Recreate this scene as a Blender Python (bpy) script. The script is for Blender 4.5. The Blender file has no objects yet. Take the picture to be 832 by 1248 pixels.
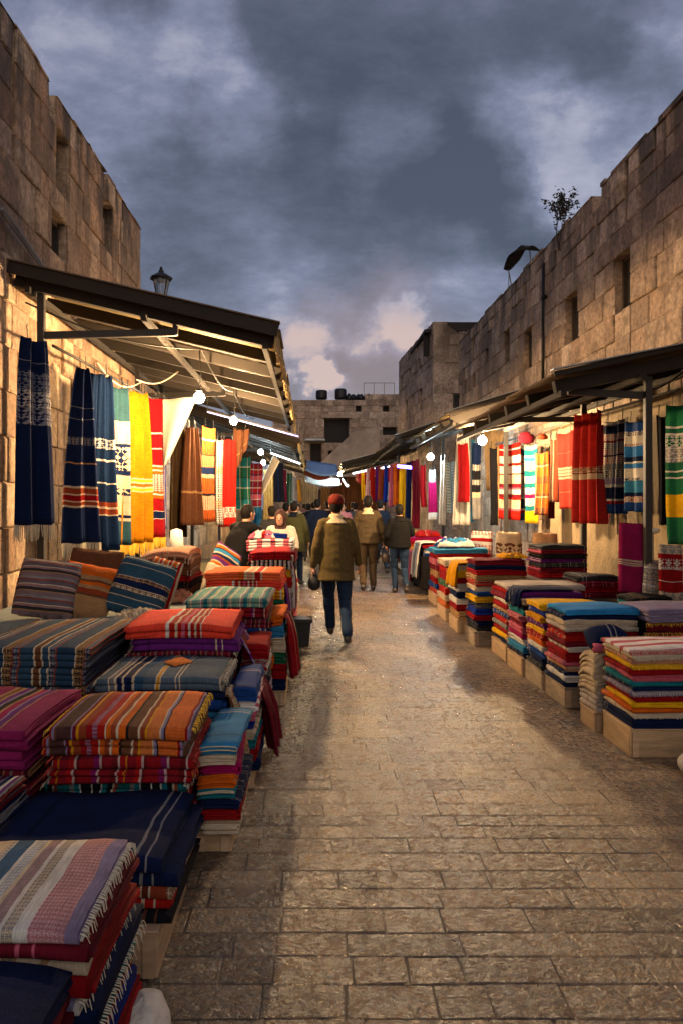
import bpy, math, random
from mathutils import Vector, Matrix, noise
R = math.radians
rnd = random.Random(7)
SC = bpy.context.scene
COL = SC.collection
# ---------------------------------------------------------------- camera
FPX, HX, HY, EYE = 950.0, 380.0, 615.0, 1.63      # focal length and horizon of the 832x1248 photograph
cd = bpy.data.cameras.new('camera'); cam = bpy.data.objects.new('camera', cd); COL.objects.link(cam)
cd.sensor_fit = 'VERTICAL'; cd.sensor_height = 36; cd.lens = 36*FPX/1248
cd.shift_x = 36/1248; cd.shift_y = -9/1248
cd.clip_start = .05; cd.clip_end = 3000
cam.location = (0, 0, EYE); cam.rotation_euler = (R(90), 0, 0)
SC.camera = cam
# ---------------------------------------------------------------- world
SC.view_settings.view_transform = 'Standard'; SC.view_settings.look = 'None'
SC.view_settings.exposure = 0.31; SC.view_settings.gamma = 1; SC.view_settings.use_curve_mapping = False
SC.render.engine = 'CYCLES'
SC.cycles.use_denoising = True; SC.cycles.max_bounces = 6; SC.cycles.sample_clamp_indirect = 6
SC.cycles.use_light_tree = True
W = bpy.data.worlds.new('World'); SC.world = W; W.use_nodes = True
SUN_EL, SUN_ROT = R(9), R(200)

class NT:
    """tiny node-tree writer"""
    def __init__(s, tree): s.t = tree; s.n = tree.nodes; s.l = tree.links
    def node(s, kind, **kw):
        n = s.n.new(kind)
        for k, v in kw.items(): setattr(n, k, v)
        return n
    def put(s, sock, v):
        if v is None: return
        if isinstance(v, bpy.types.NodeSocket): s.l.new(v, sock)
        elif isinstance(v, (tuple, list)):
            v = tuple(v)
            if len(sock.default_value) == 4 and len(v) == 3: v = v+(1,)
            sock.default_value = v
        else: sock.default_value = v
    def m(s, op, a, b=None, c=None, clamp=False):
        n = s.node('ShaderNodeMath', operation=op, use_clamp=clamp)
        s.put(n.inputs[0], a)
        if b is not None: s.put(n.inputs[1], b)
        if c is not None: s.put(n.inputs[2], c)
        return n.outputs[0]
    def vm(s, op, a, b=None, out=0):
        n = s.node('ShaderNodeVectorMath', operation=op); s.put(n.inputs[0], a)
        if b is not None: s.put(n.inputs[1], b)
        return n.outputs[out]
    def noise(s, vec, scale, detail=3, rough=.5, dist=0, out=0):
        n = s.node('ShaderNodeTexNoise'); s.put(n.inputs['Vector'], vec)
        n.inputs['Scale'].default_value = scale; n.inputs['Detail'].default_value = detail
        n.inputs['Roughness'].default_value = rough; n.inputs['Distortion'].default_value = dist
        return n.outputs[out]
    def mix(s, f, a, b, mode='MIX'):
        n = s.node('ShaderNodeMix', data_type='RGBA', blend_type=mode)
        s.put(n.inputs[0], f); s.put(n.inputs[6], a); s.put(n.inputs[7], b)
        return n.outputs[2]
    def ramp(s, f, stops, interp='LINEAR'):
        n = s.node('ShaderNodeValToRGB'); s.put(n.inputs[0], f)
        r = n.color_ramp; r.interpolation = interp
        while len(r.elements) > 1: r.elements.remove(r.elements[-1])
        r.elements[0].position = stops[0][0]; r.elements[0].color = tuple(stops[0][1])+(1,)
        for p, c in stops[1:]:
            e = r.elements.new(p); e.color = tuple(c)+(1,)
        return n.outputs[0]
    def sstep(s, v, a, b):
        n = s.node('ShaderNodeMapRange', interpolation_type='SMOOTHSTEP'); s.put(n.inputs[0], v)
        n.inputs[1].default_value = a; n.inputs[2].default_value = b
        return n.outputs[0]
    def scale(s, vec, sc):
        return s.vm('MULTIPLY', vec, sc)

# (where in the sky, how wide, how much thicker or thinner the cloud)
SKY_BLOBS = [(500, 90, 200, .26), (330, 80, 100, .08), (760, 105, 60, .16), (500, 290, 170, .10), (330, 310, 170, .12), (620, 270, 60, .20), (200, 170, 70, .10), (90, 20, 120, .12),
             (650, 175, 80, -.26), (735, 205, 80, -.26), (470, 188, 60, -.26), (120, 100, 90, -.30), (290, 140, 55, -.28), (245, 40, 60, -.26), (680, 40, 60, .10), (545, 240, 60, .24), (640, 260, 50, .14), (825, 60, 40, -.2), (190, 300, 90, .06), (560, 350, 90, .14),
             (430, 402, 38, -.40), (360, 412, 34, -.32), (372, 462, 30, -.9), (485, 404, 36, -.55), (450, 452, 48, .45), (395, 432, 22, .35), (395, 350, 60, .16)]
def build_world():
    t = NT(W.node_tree); t.n.clear()
    sky = t.node('ShaderNodeTexSky', sky_type='NISHITA', sun_disc=False)
    sky.sun_elevation = SUN_EL; sky.sun_rotation = SUN_ROT
    d = t.node('ShaderNodeTexCoord').outputs['Generated']
    sp = t.node('ShaderNodeSeparateXYZ'); t.put(sp.inputs[0], d)
    x, y, z = sp.outputs
    wn = t.node('ShaderNodeTexNoise'); t.put(wn.inputs['Vector'], d); wn.inputs['Scale'].default_value = 5.5; wn.inputs['Detail'].default_value = 6; wn.inputs['Roughness'].default_value = .6
    wv = t.node('ShaderNodeVectorMath', operation='SCALE'); t.put(wv.inputs[0], t.vm('SUBTRACT', wn.outputs[1], (.5, .5, .5))); wv.inputs['Scale'].default_value = .20
    dw = t.vm('NORMALIZE', t.vm('ADD', d, wv.outputs[0]))
    zz = t.m('ADD', t.m('MAXIMUM', z, 0.0), .50)
    px = t.m('DIVIDE', x, zz); py = t.m('DIVIDE', y, zz)
    cb = t.node('ShaderNodeCombineXYZ'); t.put(cb.inputs[0], px); t.put(cb.inputs[1], t.m('MULTIPLY', py, 1.3)); t.put(cb.inputs[2], t.m('MULTIPLY', z, 1.5))
    p = cb.outputs[0]
    n1 = t.noise(t.vm('ADD', p, (3.1, 1.7, .4)), 2.2, 4, .5, .2)
    n2 = t.noise(t.vm('ADD', p, (8.3, 2.2, .4)), 6.0, 12, .68, .1)
    def blob(px_, py_, rad, w):
        c = Vector(((px_-HX)/FPX, 1, (HY-py_)/FPX)).normalized()
        k = t.vm('DOT_PRODUCT', dw, tuple(c), out=1)
        r = 1-math.cos(math.atan(rad/FPX))
        return t.m('MULTIPLY', t.sstep(k, 1-r*1.5, 1-r*.02), w)
    dens = t.m('ADD', t.m('MULTIPLY', t.m('SUBTRACT', n1, .5), 1.25), t.m('MULTIPLY', t.m('SUBTRACT', n2, .5), 1.0))
    dens = t.m('ADD', dens, .50)
    for b in SKY_BLOBS: dens = t.m('ADD', dens, blob(*b))
    clouds = t.ramp(dens, [(.0, (.37, .36, .43)), (.18, (.30, .305, .385)), (.31, (.235, .245, .330)), (.37, (.190, .203, .288)), (.47, (.148, .161, .238)), (.60, (.108, .118, .176)), (.78, (.072, .080, .120)), (1.0, (.046, .052, .080))])
    glow = t.sstep(z, .26, .21)                     # sunset colour low down
    front = t.sstep(y, .2, .9)
    low = t.m('MULTIPLY', glow, front)
    clear = t.m('SUBTRACT', 1.0, t.sstep(dens, .05, .40))
    c2 = t.mix(t.m('MULTIPLY', low, .30), clouds, (.20, .165, .20))
    kk = t.vm('DOT_PRODUCT', dw, tuple(Vector(((425-HX)/FPX, 1, (HY-430)/FPX)).normalized()), out=1)
    c2 = t.mix(t.m('MULTIPLY', t.sstep(kk, .990, 1.0), .30), c2, (.42, .27, .25))
    c2 = t.mix(t.m('MULTIPLY', low, t.m('MULTIPLY', clear, .95)), c2, (.50, .36, .33))
    # brighter western sky behind the camera
    back = t.sstep(y, .1, -.9)
    c3 = t.mix(t.m('MULTIPLY', back, .8), c2, (.15, .125, .135))
    c4 = t.vm('ADD', t.vm('SCALE', c3), (0, 0, 0))
    sc = t.node('ShaderNodeVectorMath', operation='SCALE'); t.put(sc.inputs[0], c3); sc.inputs['Scale'].default_value = 10.0
    nish = t.node('ShaderNodeVectorMath', operation='SCALE'); t.put(nish.inputs[0], sky.outputs[0]); nish.inputs['Scale'].default_value = .12
    tot = t.vm('ADD', sc.outputs[0], nish.outputs[0])
    bg = t.node('ShaderNodeBackground'); t.put(bg.inputs[0], tot); bg.inputs[1].default_value = .1
    out = t.node('ShaderNodeOutputWorld'); t.l.new(bg.outputs[0], out.inputs[0])
build_world()
sd = bpy.data.lights.new('sun', 'SUN'); sun = bpy.data.objects.new('sun', sd); COL.objects.link(sun)
sd.energy = 0.9; sd.angle = R(70); sd.color = (1, .85, .74)
sun.rotation_euler = (R(66), 0, R(9))            # soft dusk light from behind and above the camera
BULB_WARM, BULB_COOL = 4000.0, 850.0

# ---------------------------------------------------------------- helpers
def at(px, py, Y):
    return Vector(((px-HX)/FPX*Y, Y, EYE+(HY-py)/FPX*Y))
def xat(px, Y): return (px-HX)/FPX*Y
def zat(py, Y): return EYE+(HY-py)/FPX*Y
LABELS = {}
def tag(o, label, cat=None, group=None, kind=None):
    if label: o['label'] = label
    if cat: o['category'] = cat
    if group: o['group'] = group
    if kind: o['kind'] = kind
    return o
def empty(name, loc, label, cat, group=None, rz=0):
    o = bpy.data.objects.new(name, None); COL.objects.link(o); o.location = loc; o.rotation_euler = (0, 0, rz)
    o.empty_display_size = .1
    return tag(o, label, cat, group)
def copy_tree(o, parent=None):
    c = o.copy(); COL.objects.link(c)
    if parent: c.parent = parent
    for ch in list(o.children):
        copy_tree(ch, c)
    return c
class MB:
    def __init__(s): s.v = []; s.f = []; s.a = []; s.uv = {}; s.cur = (.5, .5, .5)
    def face(s, *idx): s.f.append(tuple(idx)); s.a.append(s.cur)
    def vert(s, p): s.v.append(tuple(p)); return len(s.v)-1
    def hexa(s, P):
        b = len(s.v); s.v += [tuple(p) for p in P]
        for q in ((0, 3, 2, 1), (4, 5, 6, 7), (0, 1, 5, 4), (1, 2, 6, 5), (2, 3, 7, 6), (3, 0, 4, 7)): s.face(*[b+i for i in q])
    def box(s, x0, x1, y0, y1, z0, z1):
        s.hexa([(x0, y0, z0), (x1, y0, z0), (x1, y1, z0), (x0, y1, z0), (x0, y0, z1), (x1, y0, z1), (x1, y1, z1), (x0, y1, z1)])
    def beam(s, a, b, w, h, up=(0, 0, 1)):
        a = Vector(a); b = Vector(b); d = (b-a).normalized(); u = Vector(up)
        sd_ = d.cross(u).normalized(); u = sd_.cross(d).normalized()
        P = []
        for c in (a, b):
            for i, j in ((-1, -1), (1, -1), (1, 1), (-1, 1)): P.append(c+sd_*(i*w/2)+u*(j*h/2))
        s.hexa(P)
    def tube(s, pts, r, n=8, cap=True):
        pts = [Vector(p) for p in pts]
        rs = r if isinstance(r, (list, tuple)) else [r]*len(pts)
        prev = None; rings = []; ref = None
        for i, p in enumerate(pts):
            d = (pts[min(i+1, len(pts)-1)]-pts[max(i-1, 0)])
            if d.length < 1e-9: d = Vector((0, 0, 1))
            d.normalize()
            if ref is None: ref = Vector((0, 0, 1)) if abs(d.z) < .9 else Vector((1, 0, 0))
            u = d.cross(ref); 
            if u.length < 1e-4: u = d.cross(Vector((0, 1, 0)))
            u.normalize(); w = d.cross(u).normalized(); ref = -w if False else ref
            ring = [s.vert(p+(u*math.cos(a)+w*math.sin(a))*rs[i]) for a in [2*math.pi*k/n for k in range(n)]]
            rings.append(ring)
        for a, b in zip(rings, rings[1:]):
            for k in range(n): s.face(a[k], a[(k+1) % n], b[(k+1) % n], b[k])
        if cap: s.face(*rings[0][::-1]); s.face(*rings[-1])
    def lathe(s, c, prof, n=16, sx=1, sy=1):
        rings = []
        for r, z in prof:
            rings.append([s.vert((c[0]+r*sx*math.cos(2*math.pi*k/n), c[1]+r*sy*math.sin(2*math.pi*k/n), c[2]+z)) for k in range(n)])
        for a, b in zip(rings, rings[1:]):
            for k in range(n): s.face(a[k], a[(k+1) % n], b[(k+1) % n], b[k])
        s.face(*rings[0][::-1]); s.face(*rings[-1])
    def build(s, name, m, parent=None, smooth=False, uv=None, attr=False, loc=None):
        me = bpy.data.meshes.new(name)
        V = s.v
        if loc is not None: V = [(p[0]-loc[0], p[1]-loc[1], p[2]-loc[2]) for p in V]
        me.from_pydata(V, [], s.f)
        if attr:
            at_ = me.attributes.new('tone', 'FLOAT_COLOR', 'FACE')
            flat = []
            for a in s.a: flat += [a[0], a[1], a[2], 1]
            at_.data.foreach_set('color', flat)
        if uv is not None:
            l = me.uv_layers.new(name='UVMap')
            vi = [0]*len(me.loops); me.loops.foreach_get('vertex_index', vi)
            flat = []
            for i in vi: flat += uv[i]
            l.data.foreach_set('uv', flat)
        if smooth: me.polygons.foreach_set('use_smooth', [True]*len(me.polygons))
        me.validate(); me.update()
        o = bpy.data.objects.new(name, me); COL.objects.link(o)
        if m: me.materials.append(m)
        if parent: o.parent = parent
        if loc is not None: o.location = loc
        return o
def bevel(o, w=.006, seg=2):
    b = o.modifiers.new('bevel', 'BEVEL'); b.width = w; b.segments = seg; b.limit_method = 'ANGLE'; return o

# ---------------------------------------------------------------- materials
def new_mat(name):
    m = bpy.data.materials.new(name); m.use_nodes = True
    t = NT(m.node_tree); b = m.node_tree.nodes['Principled BSDF']
    return m, t, b
def bump(t, b, h, strength, dist=.01):
    n = t.node('ShaderNodeBump'); t.put(n.inputs['Height'], h); n.inputs['Strength'].default_value = strength
    n.inputs['Distance'].default_value = dist; t.l.new(n.outputs[0], b.inputs['Normal'])
MC = {}
def simple(name, col, rough=.7, metal=0, var=.25, vs=6, bs=40, bst=.25, bd=.004, stretch=(1, 1, 1), spec=.5):
    if name in MC: return MC[name]
    m, t, b = new_mat(name)
    g = t.scale(t.node('ShaderNodeTexCoord').outputs['Object'], stretch)
    n = t.noise(g, vs, 5, .6)
    n2 = t.noise(g, vs*6, 3, .6)
    f = t.m('ADD', t.m('MULTIPLY', n, .7), t.m('MULTIPLY', n2, .3))
    c = t.ramp(f, [(.3, tuple(max(0, k*(1-var)) for k in col)), (.7, tuple(min(1, k*(1+var)) for k in col))])
    t.put(b.inputs['Base Color'], c)
    t.put(b.inputs['Roughness'], t.m('ADD', rough-.08, t.m('MULTIPLY', n2, .16)))
    b.inputs['Metallic'].default_value = metal; b.inputs['Specular IOR Level'].default_value = spec
    bump(t, b, t.noise(g, bs, 4, .6), bst, bd)
    MC[name] = m; return m
def emit(name, col, s):
    if name in MC: return MC[name]
    m, t, b = new_mat(name); t.put(b.inputs['Base Color'], (.8, .8, .8)); t.put(b.inputs['Emission Color'], col); b.inputs['Emission Strength'].default_value = s
    MC[name] = m; return m
def stone_mat(name, cols, stain=(4.0, 6.3), stain_amt=.88, bumpd=.02, rough=.85):
    m, t, b = new_mat(name)
    g = t.node('ShaderNodeTexCoord').outputs['Object']
    a = t.node('ShaderNodeAttribute', attribute_name='tone'); s = t.node('ShaderNodeSeparateColor'); t.l.new(a.outputs['Color'], s.inputs[0])
    c = t.ramp(s.outputs[0], [(i/(len(cols)-1), k) for i, k in enumerate(cols)])
    n = t.noise(t.vm('ADD', g, a.outputs['Vector']), 2.2, 8, .65, .3)
    c = t.mix(t.m('MULTIPLY', t.sstep(n, .42, .62), .75), c, tuple(k*.42 for k in cols[1]))
    nf = t.noise(g, 14, 6, .7)
    c = t.mix(1.0, c, t.ramp(nf, [(.28, (.40, .37, .33)), (.5, (.95, .94, .92)), (.7, (1.4, 1.36, 1.28))]), 'MULTIPLY')
    pits = t.noise(g, 34, 3, .6)
    c = t.mix(t.m('MULTIPLY', t.sstep(pits, .62, .72), .6), c, (.05, .038, .028))
    # rain stains running down from the coping
    sp = t.node('ShaderNodeSeparateXYZ'); t.put(sp.inputs[0], g)
    run = t.noise(t.scale(g, (1.6, 1.6, .28)), 1.6, 6, .65)
    mask = t.m('MULTIPLY', t.sstep(sp.outputs[2], stain[0], stain[1]), t.sstep(run, .44, .60))
    c = t.mix(t.m('MULTIPLY', mask, stain_amt), c, (.045, .034, .026))
    big = t.noise(g, .55, 5, .6, .4)
    c = t.mix(t.m('MULTIPLY', t.sstep(big, .50, .64), .5), c, (.11, .072, .045))
    t.put(b.inputs['Base Color'], c); b.inputs['Roughness'].default_value = rough
    h = t.m('ADD', t.m('MULTIPLY', t.noise(g, 9, 8, .7), 1.0), t.m('MULTIPLY', t.sstep(pits, .55, .75), -.5))
    bump(t, b, h, .9, bumpd)
    return m
M_stone_l = stone_mat('sandstone_wall', [(.22, .125, .07), (.46, .30, .19), (.58, .42, .28), (.48, .36, .26), (.26, .16, .10), (.52, .33, .20)])
M_stone_r = stone_mat('limestone_wall', [(.27, .185, .13), (.52, .40, .30), (.40, .285, .20), (.62, .50, .39), (.22, .145, .10), (.50, .36, .26)], stain=(4.4, 6.3), stain_amt=.8)
M_stone_f = stone_mat('far_stone', [(.34, .24, .18), (.46, .34, .26), (.54, .41, .32)], stain=(5.5, 7.5), stain_amt=.5)
M_dark = simple('dark_interior', (.018, .015, .013), .9)  # near-black colour stands in for the shade inside rooms and recesses
M_frame = simple('old_window_wood', (.05, .035, .025), .7)
M_beam = simple('weathered_dark_timber', (.014, .010, .007), .9, var=.4, vs=3, stretch=(1, .3, 1))
M_post = simple('dark_painted_steel', (.016, .014, .013), .6, .0)
M_iron = simple('black_iron', (.015, .015, .016), .45, .6)
M_pipe = simple('grey_pipe', (.16, .15, .14), .5, .4)
M_crate = simple('pale_plywood', (.30, .20, .105), .7, var=.5, vs=3, bs=60, stretch=(1, 1, 8))
M_crate2 = simple('worn_plywood', (.33, .22, .13), .75, var=.35, vs=4, bs=60, stretch=(1, 1, 8))
M_sheet = simple('beige_corrugated_metal', (.135, .10, .048), .5, .15, var=.35, vs=1.4, bs=30)
M_sheet2 = simple('rusty_corrugated_metal', (.10, .07, .045), .6, .2, var=.55, vs=1.8, bs=30)
M_sheet3 = simple('galvanised_sheet', (.25, .28, .31), .4, .3, var=.2, vs=2)
M_frill = simple('frayed_reed_matting', (.36, .27, .12), .85, var=.5, vs=30, bs=90, bst=.8, bd=.01)
M_white = simple('white_canvas', (.62, .58, .50), .9, var=.15)
M_blue = simple('blue_tarpaulin', (.12, .22, .42), .6)
M_cable = simple('black_cable', (.012, .012, .012), .6)
M_rope = simple('pale_rope', (.5, .44, .34), .9)

def paving_mat():
    m, t, b = new_mat('worn_stone_paving')
    g = t.node('ShaderNodeTexCoord').outputs['Object']
    a = t.node('ShaderNodeAttribute', attribute_name='tone'); s = t.node('ShaderNodeSeparateColor'); t.l.new(a.outputs['Color'], s.inputs[0])
    c = t.ramp(s.outputs[0], [(0, (.066, .045, .027)), (.35, (.115, .079, .047)), (.7, (.135, .095, .058)), (1, (.21, .155, .095))])
    gv = t.vm('ADD', g, a.outputs['Vector'])
    n = t.noise(gv, 26, 8, .75, .6)
    c = t.mix(1.0, c, t.ramp(n, [(.34, (.20, .18, .16)), (.47, (.75, .73, .70)), (.60, (1.7, 1.6, 1.45))]), 'MULTIPLY')
    n2 = t.noise(g, 1.3, 4, .6)
    c = t.mix(1.0, c, t.ramp(n2, [(.3, (.62, .60, .58)), (.7, (1.25, 1.22, 1.18))]), 'MULTIPLY')
    t.put(b.inputs['Base Color'], c)
    rr = t.ramp(n, [(.34, (.5,)*3), (.56, (.20,)*3)])
    t.put(b.inputs['Roughness'], rr); b.inputs['Specular IOR Level'].default_value = 1.0
    h = t.m('ADD', t.noise(gv, 15, 7, .62, 1.2), t.m('MULTIPLY', t.noise(gv, 60, 3, .6), .30))
    bump(t, b, h, 1.0, .036)
    return m
M_pave = paving_mat()
M_mortar = simple('dark_mortar', (.052, .039, .029), .85, vs=12)

_tx = {}
PAL = dict(crimson=(.33, .012, .018), red=(.45, .022, .015), maroon=(.14, .012, .025), navy=(.007, .016, .055), blue=(.02, .075, .26), royal=(.015, .05, .32), sky=(.06, .28, .50), teal=(.02, .20, .24),
           green=(.02, .11, .06), mustard=(.70, .36, .015), yellow=(.85, .52, .02), orange=(.68, .17, .02), cream=(.66, .56, .42), white=(.72, .70, .66), pink=(.60, .16, .24), magenta=(.36, .01, .12),
           purple=(.12, .02, .16), charcoal=(.03, .03, .035), brown=(.12, .055, .03), grey=(.26, .26, .27), tan=(.42, .26, .13), black=(.01, .01, .013), rust=(.30, .07, .03), peach=(.62, .34, .22), lavender=(.30, .26, .40), mint=(.25, .42, .34), olive=(.10, .09, .03))
PAL = {k: tuple((x/max(c))**1.18*max(c)*(.64 if max(c) > .2 else .8) for x in c) for k, c in PAL.items()}
def C(c): return PAL[c] if isinstance(c, str) else c
def textile(name, bands, period=.35, axis='u', motif_freq=18, check=None, rough=.92):
    """woven cloth: bands = [(width, colour, motif colour or None), ...] repeated every period metres (axis 'v1' = once down the length)"""
    if name in _tx: return _tx[name]
    m, t, b = new_mat(name)
    uv = t.node('ShaderNodeUVMap').outputs[0]
    sp = t.node('ShaderNodeSeparateXYZ'); t.put(sp.inputs[0], uv)
    u, v = sp.outputs[0], sp.outputs[1]
    wob = t.m('MULTIPLY', t.m('SUBTRACT', t.noise(uv, 5, 3), .5), .022)
    main, other = (u, v) if axis == 'u' else (v, u)
    c = t.m('FRACT', t.m('DIVIDE', t.m('ADD', main, wob), period))
    tot = sum(k[0] for k in bands); s1 = []; s2 = []; p = 0
    for w, a, mo in [(k+(None,))[:3] for k in bands]:
        s1.append((p/tot, C(a))); s2.append((p/tot, C(mo) if mo else C(a))); p += w
    c1 = t.ramp(c, s1[:32], 'CONSTANT')
    if any(len(k) > 2 and k[2] for k in bands):
        c2 = t.ramp(c, s2[:32], 'CONSTANT')
        mm = t.m('MULTIPLY', main, 2.0 if period == 1 and axis == 'v' else 1.0)
        tri = lambda s_, f: t.m('ABSOLUTE', t.m('SUBTRACT', t.m('FRACT', t.m('MULTIPLY', s_, f)), .5))
        d1 = t.m('ADD', tri(other, motif_freq), tri(mm, motif_freq*.9))
        d2 = t.m('ADD', tri(other, motif_freq*2), tri(mm, motif_freq*2.6))
        q = t.m('GREATER_THAN', t.m('MULTIPLY', t.m('SUBTRACT', d1, .5), t.m('SUBTRACT', d2, .42)), .0)
        c1 = t.mix(q, c1, c2)
    if check:
        cc = t.m('FRACT', t.m('DIVIDE', other, check[0])); k = check[1]; tt = sum(w for w, _ in k); st = []; p = 0
        for w, a in k: st.append((p/tt, C(a))); p += w
        c1 = t.mix(.45, c1, t.ramp(cc, st, 'CONSTANT'))
    nz = t.noise(uv, 5, 4, .6)
    st = t.noise(t.scale(uv, (12, 1, 1) if axis == 'u' else (1, 12, 1)), 12, 3, .7)
    c1 = t.mix(1.0, c1, t.ramp(nz, [(.3, (.78,)*3), (.7, (1.18,)*3)]), 'MULTIPLY')
    c1 = t.mix(1.0, c1, t.ramp(st, [(.3, (.72,)*3), (.7, (1.22,)*3)]), 'MULTIPLY')
    t.put(b.inputs['Base Color'], c1); b.inputs['Roughness'].default_value = rough
    b.inputs['Sheen Weight'].default_value = 0; b.inputs['Sheen Roughness'].default_value = .5
    b.inputs['Specular IOR Level'].default_value = .08
    w1 = t.m('MULTIPLY', t.m('SINE', t.m('MULTIPLY', u, 1100)), t.m('SINE', t.m('MULTIPLY', v, 1100)))
    h = t.m('ADD', t.m('MULTIPLY', w1, .15), t.m('ADD', t.noise(uv, 45, 4, .7), t.m('MULTIPLY', t.noise(uv, 8, 3, .5), 1.5)))
    bump(t, b, h, .8, .007)
    _tx[name] = m; return m
def plain(c, trim=None, bars=False):
    """a plain cloth with a few thin woven lines"""
    trim = trim or {'navy': 'grey', 'maroon': 'pink', 'crimson': 'maroon', 'charcoal': 'grey', 'black': 'brown', 'cream': 'tan', 'white': 'crimson'}.get(c, 'cream')
    if bars: return textile(c+'_barred_cloth', [(.05, c), (.006, trim), (.02, tuple(k*.45 for k in C(c))), (.006, trim), (.05, c), (.02, tuple(k*.6 for k in C(c)), trim), (.03, c)], .21, motif_freq=40)
    return textile(c+'_cloth', [(.46, c), (.02, trim), (.05, c), (.012, trim), (.2, c), (.03, tuple(k*.6 for k in C(c))), (.228, c)], .62)

# ---------------------------------------------------------------- ground
def ground():
    g = MB(); g.box(-150, 150, -100, 250, -.5, -.0045)
    tag(g.build('ground', M_mortar), None, kind='structure')
    p = MB(); r = random.Random(3); y = .9
    while y < 42:
        h = r.choice((.13, .145, .16, .16, .18, .21)); x = -3.0+r.uniform(-.3, 0)
        while x < 4.2:
            w = r.uniform(.15, .44)
            x1 = min(x+w, 4.3); g_ = .0018; x0 = max(x, -3.1)
            if x1-x0 > .05:
                p.cur = (r.random(), r.random(), r.random())
                b = len(p.v); dz = r.uniform(-.001, .001); tx = r.uniform(-.0008, .0008); ty = r.uniform(-.0008, .0008)
                for k, (ins, z) in enumerate(((0, -.02), (0, -.004), (.005, 0))):
                    for (i, j) in ((0, 0), (1, 0), (1, 1), (0, 1)):
                        xx = (x0+g_+ins) if i == 0 else (x1-g_-ins); yy = (y+g_+ins) if j == 0 else (y+h-g_-ins)
                        p.v.append((xx+r.uniform(-.005, .005), yy+r.uniform(-.0045, .0045), z+dz+(tx*(i*2-1)+ty*(j*2-1) if k else 0)))
                for k in (0, 4):
                    for i in range(4): p.face(b+k+i, b+k+(i+1) % 4, b+k+4+(i+1) % 4, b+k+4+i)
                p.face(b+8, b+9, b+10, b+11)
            x += w
        y += h
    tag(p.build('street_paving', M_pave, attr=True), None, kind='structure')
ground()

# ---------------------------------------------------------------- masonry
def masonry(name, parent, O, D, N, L, rows, openings, thick, m, seed=1, blk=(.24, .60), jit=.018):
    O, D, N = Vector(O), Vector(D).normalized(), Vector(N).normalized()
    r = random.Random(seed); mb = MB()
    P = lambda s, d, z: O+D*s-N*d+Vector((0, 0, z))
    for ri in range(len(rows)-1):
        z0, z1 = rows[ri], rows[ri+1]; zc = (z0+z1)/2
        cuts = sorted((a, b) for a, b, c, d in openings if c < zc < d)
        iv = []; s = 0
        for a, b in cuts:
            if a > s+.01: iv.append((s, a))
            s = max(s, b)
        if s < L-.01: iv.append((s, L))
        for a, b in iv:
            mb.cur = (.4, .3, .3)
            mb.hexa([P(a, .03, z0), P(b, .03, z0), P(b, thick, z0), P(a, thick, z0), P(a, .03, z1), P(b, .03, z1), P(b, thick, z1), P(a, thick, z1)])
            s = a
            while s < b-.001:
                w = r.uniform(*blk)
                e = s+w
                if b-e < blk[0]*.6: e = b
                mb.cur = (r.random(), r.random(), r.random()); d0 = r.uniform(-jit, jit); g = .004; bv = .014
                base = len(mb.v); J = lambda k: r.uniform(-k, k)
                for ins, dd in ((0, .05), (0, d0+.012), (bv, d0)):
                    for i, j in ((0, 0), (1, 0), (1, 1), (0, 1)):
                        ss = (s+g+ins) if i == 0 else (e-g-ins); zz = (z0+g+ins) if j == 0 else (z1-g-ins)
                        q = 0 if ins == 0 and dd == .05 else .006
                        mb.v.append(tuple(P(ss+J(q), dd+J(q*.5), zz+J(q))))
                for k in (0, 4):
                    for i in range(4): mb.face(base+k+i, base+k+(i+1) % 4, base+k+4+(i+1) % 4, base+k+4+i)
                mb.face(base+8, base+9, base+10, base+11)
                s = e
    mb.build(name, m, parent, attr=True)
    return P
def window(parent, P, s0, s1, z0, z1, depth=.30, bars=1):
    f = MB(); w = .05
    def bx(a, b, c, d, e0, e1): f.hexa([P(a, e0, c), P(b, e0, c), P(b, e1, c), P(a, e1, c), P(a, e0, d), P(b, e0, d), P(b, e1, d), P(a, e1, d)])
    bx(s0, s0+w, z0, z1, depth, depth+.06); bx(s1-w, s1, z0, z1, depth, depth+.06)
    bx(s0+w, s1-w, z0, z0+w, depth, depth+.06); bx(s0+w, s1-w, z1-w, z1, depth, depth+.06)
    for k in range(bars):
        c = s0+(s1-s0)*(k+1)/(bars+1); bx(c-.015, c+.015, z0+w, z1-w, depth+.01, depth+.05)
    fr = f.build('window', M_frame, parent)
    g = MB(); g.hexa([P(s0+w, depth+.052, z0+w), P(s1-w, depth+.052, z0+w), P(s1-w, depth+.07, z0+w), P(s0+w, depth+.07, z0+w), P(s0+w, depth+.052, z1-w), P(s1-w, depth+.052, z1-w), P(s1-w, depth+.07, z1-w), P(s0+w, depth+.07, z1-w)])
    g.build('shade_pane', M_dark, fr)  # blackish panel, the shade of the room behind put into its colour

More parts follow.
